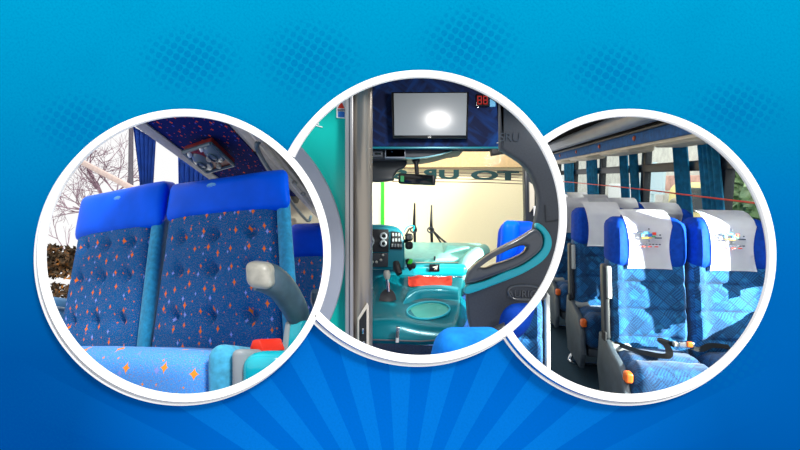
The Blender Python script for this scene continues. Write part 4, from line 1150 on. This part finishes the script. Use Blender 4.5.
# seat across the aisle, seen low at the edge
sx = make_seat(.215, -.625, 'blue seat across the aisle with a light grey upright armrest beside the graphite partition', False, head=False, hw=.145)
robj('armrest', rbox(.378, 1.97, -.74, .024, .05, .44, .01, (2, 2, 6), lean), 'arm_light', sx, 'light grey upright armrest')
robj('side_panel', yz_plate([(2.06, -.94), (1.90, -.95), (1.74, -1.02), (1.70, -1.22), (2.0, -1.22)], .364, .40, .008), 'arm_light', sx, 'sunlit grey side panel')
# seat belt on the front aisle seat
bz = lambda x, y, z: (x, y, z)
belt = thing('seat_belt', 'black seat belt with a silver buckle lying on the front blue cushion', 'seat belt', RW(1.0, 2.36, -.86))
def ribbon(pts, wd, th=.005):
    rows = []; P_ = [Vector(p) for p in cr(pts, 5, False)]
    for i, p in enumerate(P_):
        t_ = (P_[min(i+1, len(P_)-1)]-P_[max(i-1, 0)]).normalized(); s_ = t_.cross(Vector((0, -.5, .85))).normalized()
        rows.append([p-s_*wd/2, p, p+s_*wd/2])
    return sheet(rows, th)
robj('webbing', ribbon([bz(.80, 2.44, -.865), bz(.86, 2.36, -.868), bz(.92, 2.29, -.862), bz(.985, 2.25, -.852), bz(1.01, 2.32, -.83), bz(1.0, 2.38, -.82), bz(1.06, 2.36, -.835)], .034, .008), 'black', belt, 'black webbing')
robj('webbing', ribbon([bz(1.13, 2.36, -.84), bz(1.19, 2.38, -.86), bz(1.26, 2.42, -.85), bz(1.36, 2.44, -.86)], .032, .008), 'softblack', belt, 'black webbing')
bk = robj('buckle', rbox(1.105, 2.35, -.825, .075, .045, .035, .010, (3, 2, 2)), 'chrome', belt, 'silver buckle')
robj('release_button', rbox(1.115, 2.33, -.818, .028, .02, .026, .006, (2, 2, 2)), 'orange', bk, 'orange-red release button')
robj('tongue', rbx(1.05, 1.075, 2.335, 2.365, -.835, -.815, .003), 'silver_plastic', belt, 'metal tongue')

# ---- coach shell
XW = 1.78
rstruct('floor_coach', rbx(-.2, XW+.02, 1.95, 6.0, FLOOR-.05, FLOOR), 'floor_r', 'dark petrol carpet of the coach aisle')
rstruct('wall_right', rbx(XW, XW+.06, 1.6, 9.2, FLOOR, -.52), 'curtain_teal', 'coach side wall under the windows')
rstruct('ceiling_coach', rbx(.72, XW+.1, 1.75, 9.2, .72, .78), 'rack_dark', 'dark coach ceiling')
rstruct('wall_far', rbx(1.45, XW, 9.2, 9.26, FLOOR, .72), 'rack_dark', 'far end of the coach')
# window frames: header bar, upper band, posts
rstruct('trim_30', rbx(XW-.02, XW+.05, 1.6, 9.2, .055, .135, .01), 'win_frame', 'dark bar between the lower and upper windows')
rstruct('trim_31', rbx(XW-.01, XW+.05, 1.6, 9.2, .36, .72, .005), 'rack_dark', 'dark band over the upper windows')
posts = [1.62, 2.62, 3.42, 4.82, 6.25, 7.7, 9.0]
for k, y in enumerate(posts):
    rstruct('pillar.%03d' % (k+2), rbx(XW-.015, XW+.05, y-.05, y+.05, -.53, .40, .008), 'win_frame', 'dark post between coach windows')
for k, (a, b_) in enumerate(zip(posts, posts[1:])):
    rstruct('window_%d' % (k+3), rbx(XW+.02, XW+.026, a+.05, b_-.05, -.52, .055), 'glass_green', 'lower coach window pane')
    rstruct('window_%d' % (k+13), rbx(XW+.02, XW+.026, a+.05, b_-.05, .135, .36), 'glass_green', 'upper coach window pane')
    m_ = (a+b_)/2
    rstruct('trim_%d' % (40+k), rbx(XW-.005, XW+.04, m_-.02, m_+.02, .135, .36, .004), 'win_frame', 'dark bar in the upper window')
# luggage rack: dark underside, grey shell, pelmet cloth with buttons, cream panels
XR = 1.40
rstruct('trim_50', tube([(XR-.10, 1.8, .462), (XR-.10, 9.2, .462)], .072, 16), 'rack_grey', 'rounded grey front of the luggage rack')
rstruct('trim_51', tube([(XR-.015, 1.8, .382), (XR-.015, 9.2, .382)], .016, 10), 'black', 'black seal under the luggage rack')
rstruct('trim_52', rbx(XR, XR+.025, 1.8, 9.2, .275, .375, .01), 'valance', 'blue cloth pelmet along the luggage rack')
rstruct('trim_53', box8([Vector(p) for p in ((XR+.03, 1.8, .255), (XW, 1.8, .305), (XW, 1.8, .36), (XR+.03, 1.8, .34), (XR+.03, 9.2, .255), (XW, 9.2, .305), (XW, 9.2, .36), (XR+.03, 9.2, .34))]), 'panel_beige', 'cream underside of the luggage rack')
for k in range(6):
    y = 3.05+k*.98
    u = thing('pelmet_button', 'small round copper button on the blue pelmet, %s from the near end' % ['first', 'second', 'third', 'fourth', 'fifth', 'sixth'][k], 'button', RW(XR, y, .328), 'copper pelmet buttons')
    robj('button_rim', disc(Vector((XR-.002, y, .328)), Vector((0, .028, 0)), Vector((0, 0, .024)), Vector((-1, 0, 0)), .008, 18, .001), 'maroon', u)
    robj('button_face', disc(Vector((XR-.009, y, .328)), Vector((0, .013, 0)), Vector((0, 0, .012)), Vector((-1, 0, 0)), .006, 14, .002), 'orange', u, 'copper centre')
for k in range(5):
    y = 2.9+k*1.45
    rstruct('trim_%d' % (60+k), rbox((XR+XW)/2+.02, y+.55, .275, .24, .9, .07, .03, (3, 6, 2)), 'panel_beige', 'cream reading-light pod under the rack')
# curtains in gathered pairs at the posts
def rcurtain(y0, y1, ytop0, ytop1, lab, folds=4):
    rows = []
    for i in range(13):
        v = i/12; z = .36-.80*v; r = []
        for j in range(33):
            u = j/32; a = ytop0+(ytop1-ytop0)*u; b_ = y0+(y1-y0)*u
            y = a*(1-v)+b_*v; r.append(Vector((XW-.055+.02*math.sin(u*folds*2*PI), y, z)))
        rows.append(r)
    o = robj('window_curtain', sheet(rows, .005), 'curtain_teal', ang=80); return tag(o, lab, 'curtain', 'petrol window curtains')
cpos = [(3.22, 3.46, 'petrol curtain above the front window seat, its near side'), (3.66, 3.86, 'petrol curtain left of the nearest post, leaning over the window'), (4.70, 4.86, 'petrol curtain of the middle pair, on its near side'), (4.98, 5.16, 'petrol curtain of the middle pair, on its far side'), (6.1, 6.55, 'petrol curtain by the third window post'), (7.4, 8.0, 'petrol curtain at the far end of the windows')]
for y0, y1, lab in cpos: rcurtain(y0, y1, y0+.24, y1+.24, lab)
rcurtain(2.26, 2.60, 2.50, 2.68, 'petrol curtain at the very edge beside the front window seat')
rcurtain(2.05, 2.15, 2.17, 2.24, 'narrow unseen petrol curtain added to shade a strip of the front seats')  # out of view, added to cast a shadow strip on the front seats
tag(robj('white_post', rbx(XW-.07, XW-.03, 2.66, 2.72, -.45, .1, .006), 'white'), 'white upright strip beside the front window seat', 'post')
tag(robj('stretched_string', tube([(XW-.12, 8.6, -.05), (XW-.10, 5.0, -.10), (XW-.10, 3.6, -.13), (XW-.08, 2.75, -.15)], .006, 6, smooth_n=6), 'redwire'), 'thin red string stretched across the coach windows', 'string')

# ---- street outside
def rtag(name, bm, mat, lab, cat, **k): return tag(robj(name, bm, mat), lab, cat, **k)
rstruct('street', rbx(2.0, 16, 2, 40, -2.6, -2.5), 'street', 'street beside the coach')
rtag('street_facade', rbx(9.5, 9.8, 9, 40, -2.5, 2.2), 'facade', 'pale building front across the street', 'building')
yc = thing('yellow_van', 'pale yellow van passing outside the coach windows', 'van', RW(5.2, 9.0, -2.5), None, RM)
robj('body', rbox(5.4, 9.6, -.95, 1.4, 3.6, 1.7, .25, (4, 6, 4)), 'yellow', yc)
robj('side_window', rbox(4.72, 9.5, -.45, .08, 2.2, .5, .03, (2, 6, 2)), 'win_frame', yc, 'dark side window')
for y in (8.5, 10.8): robj('wheel', tube([(4.7, y, -2.0), (4.95, y, -2.0)], .42, 20), 'softblack', yc, 'dark wheel')
rtag('street_sign', join(tube([(4.2, 10.8, -2.5), (4.2, 10.8, .35)], .05, 8), rbx(4.15, 4.2, 10.2, 11.5, -.35, .25)), 'pale_cyan', 'pale blue street board on a post', 'sign')
rtag('red_awning', rbx(8.2, 9.4, 16, 20, -.5, .1, .05), 'pale_red', 'washed-out red awning on the pale building across the street', 'awning')
rtag('market_stall', rbx(7.5, 8.6, 21, 25, -2.5, -.3, .05), 'linen', 'white stall on the far side of the street', 'stall')
pr = bmesh.new(); tube([(3.2, 7.3, -2.5), (3.2, 7.3, -1.6), (3.2, 7.3, -.9), (3.2, 7.3, -.52), (3.2, 7.3, -.42)], [.16, .2, .22, .2, .08], 12, pr, smooth_n=3)
ppl = thing('person', 'person with fair hair seen through the window, only head and shoulders showing', 'person', RW(3.2, 7.3, -2.5), None, RM)
def headfig():
    bm = tube([(3.2, 7.3, -2.5), (3.2, 7.3, -1.9), (3.2, 7.3, -1.3), (3.2, 7.3, -.88), (3.2, 7.3, -.74), (3.2, 7.3, -.68), (3.2, 7.3, -.60), (3.2, 7.3, -.50), (3.2, 7.3, -.40), (3.2, 7.3, -.33)], [.17, .19, .21, .22, .13, .06, .09, .115, .10, .03], 16, smooth_n=3)
    return bm
robj('body', headfig(), 'skin', ppl)
robj('hair', rbox(3.215, 7.31, -.40, .24, .25, .2, .09, (4, 4, 3)), 'panel_beige', ppl, 'fair hair')
robj('jacket', tube([(3.2, 7.3, -1.95), (3.2, 7.3, -1.3), (3.2, 7.3, -.9), (3.2, 7.3, -.74)], [.21, .235, .245, .15], 16, smooth_n=3), 'label_blue', ppl, 'pale blue top')
def rbush(c, r, seed, lab, n=1100):
    rnd = random.Random(seed); bm = bmesh.new()
    for _ in range(n):
        d = Vector((rnd.gauss(0, 1), rnd.gauss(0, 1), rnd.gauss(0, 1))).normalized()*rnd.uniform(.5, 1)
        p = Vector(c)+Vector((d.x*r[0], d.y*r[1], d.z*r[2])); a = Vector((rnd.gauss(0, 1), rnd.gauss(0, 1), rnd.gauss(0, 1))).normalized(); b_ = a.orthogonal().normalized(); s = .09*rnd.uniform(.6, 1.5)
        bm.faces.new([bm.verts.new(p+a*s), bm.verts.new(p+b_*s*.6), bm.verts.new(p-a*s), bm.verts.new(p-b_*s*.6)])
    return bm
tr = thing('street_tree', 'pale green leafy tree outside the front coach window', 'tree', RW(3.5, 5.6, -2.5), None, RM)
robj('trunk', tube([(3.5, 5.6, -2.5), (3.5, 5.6, -1.4), (3.5, 5.6, -.2)], [.09, .08, .05], 8), 'bark', tr)
robj('foliage', rbush((3.5, 5.65, -.25), (.55, .7, .75), 4, '', 2200), 'foliage', tr, 'pale green foliage')

# low sun through the coach windows
light('SPOT', 'low_sun_through_window', RW(3.74, .92, .60), RW(1.1, 2.42, -.52), 4800, (1, .97, .9), spot_size=math.radians(24), spot_blend=.1, shadow_soft_size=.012)
light('SPOT', 'street_fill_spot', RW(-1.5, 9, 12), RW(8.5, 17, -1), 5200, (1, .98, .94), spot_size=math.radians(75), spot_blend=.3, shadow_soft_size=.1)  # extra spot added above the coach to brighten the street
light('AREA', 'coach_fill', RW(.85, 1.95, .62), RW(1.0, 3.4, -.5), 3.5, (1, 1, 1), shape='DISK', size=.25)  # unseen area light added to lift the headrest covers
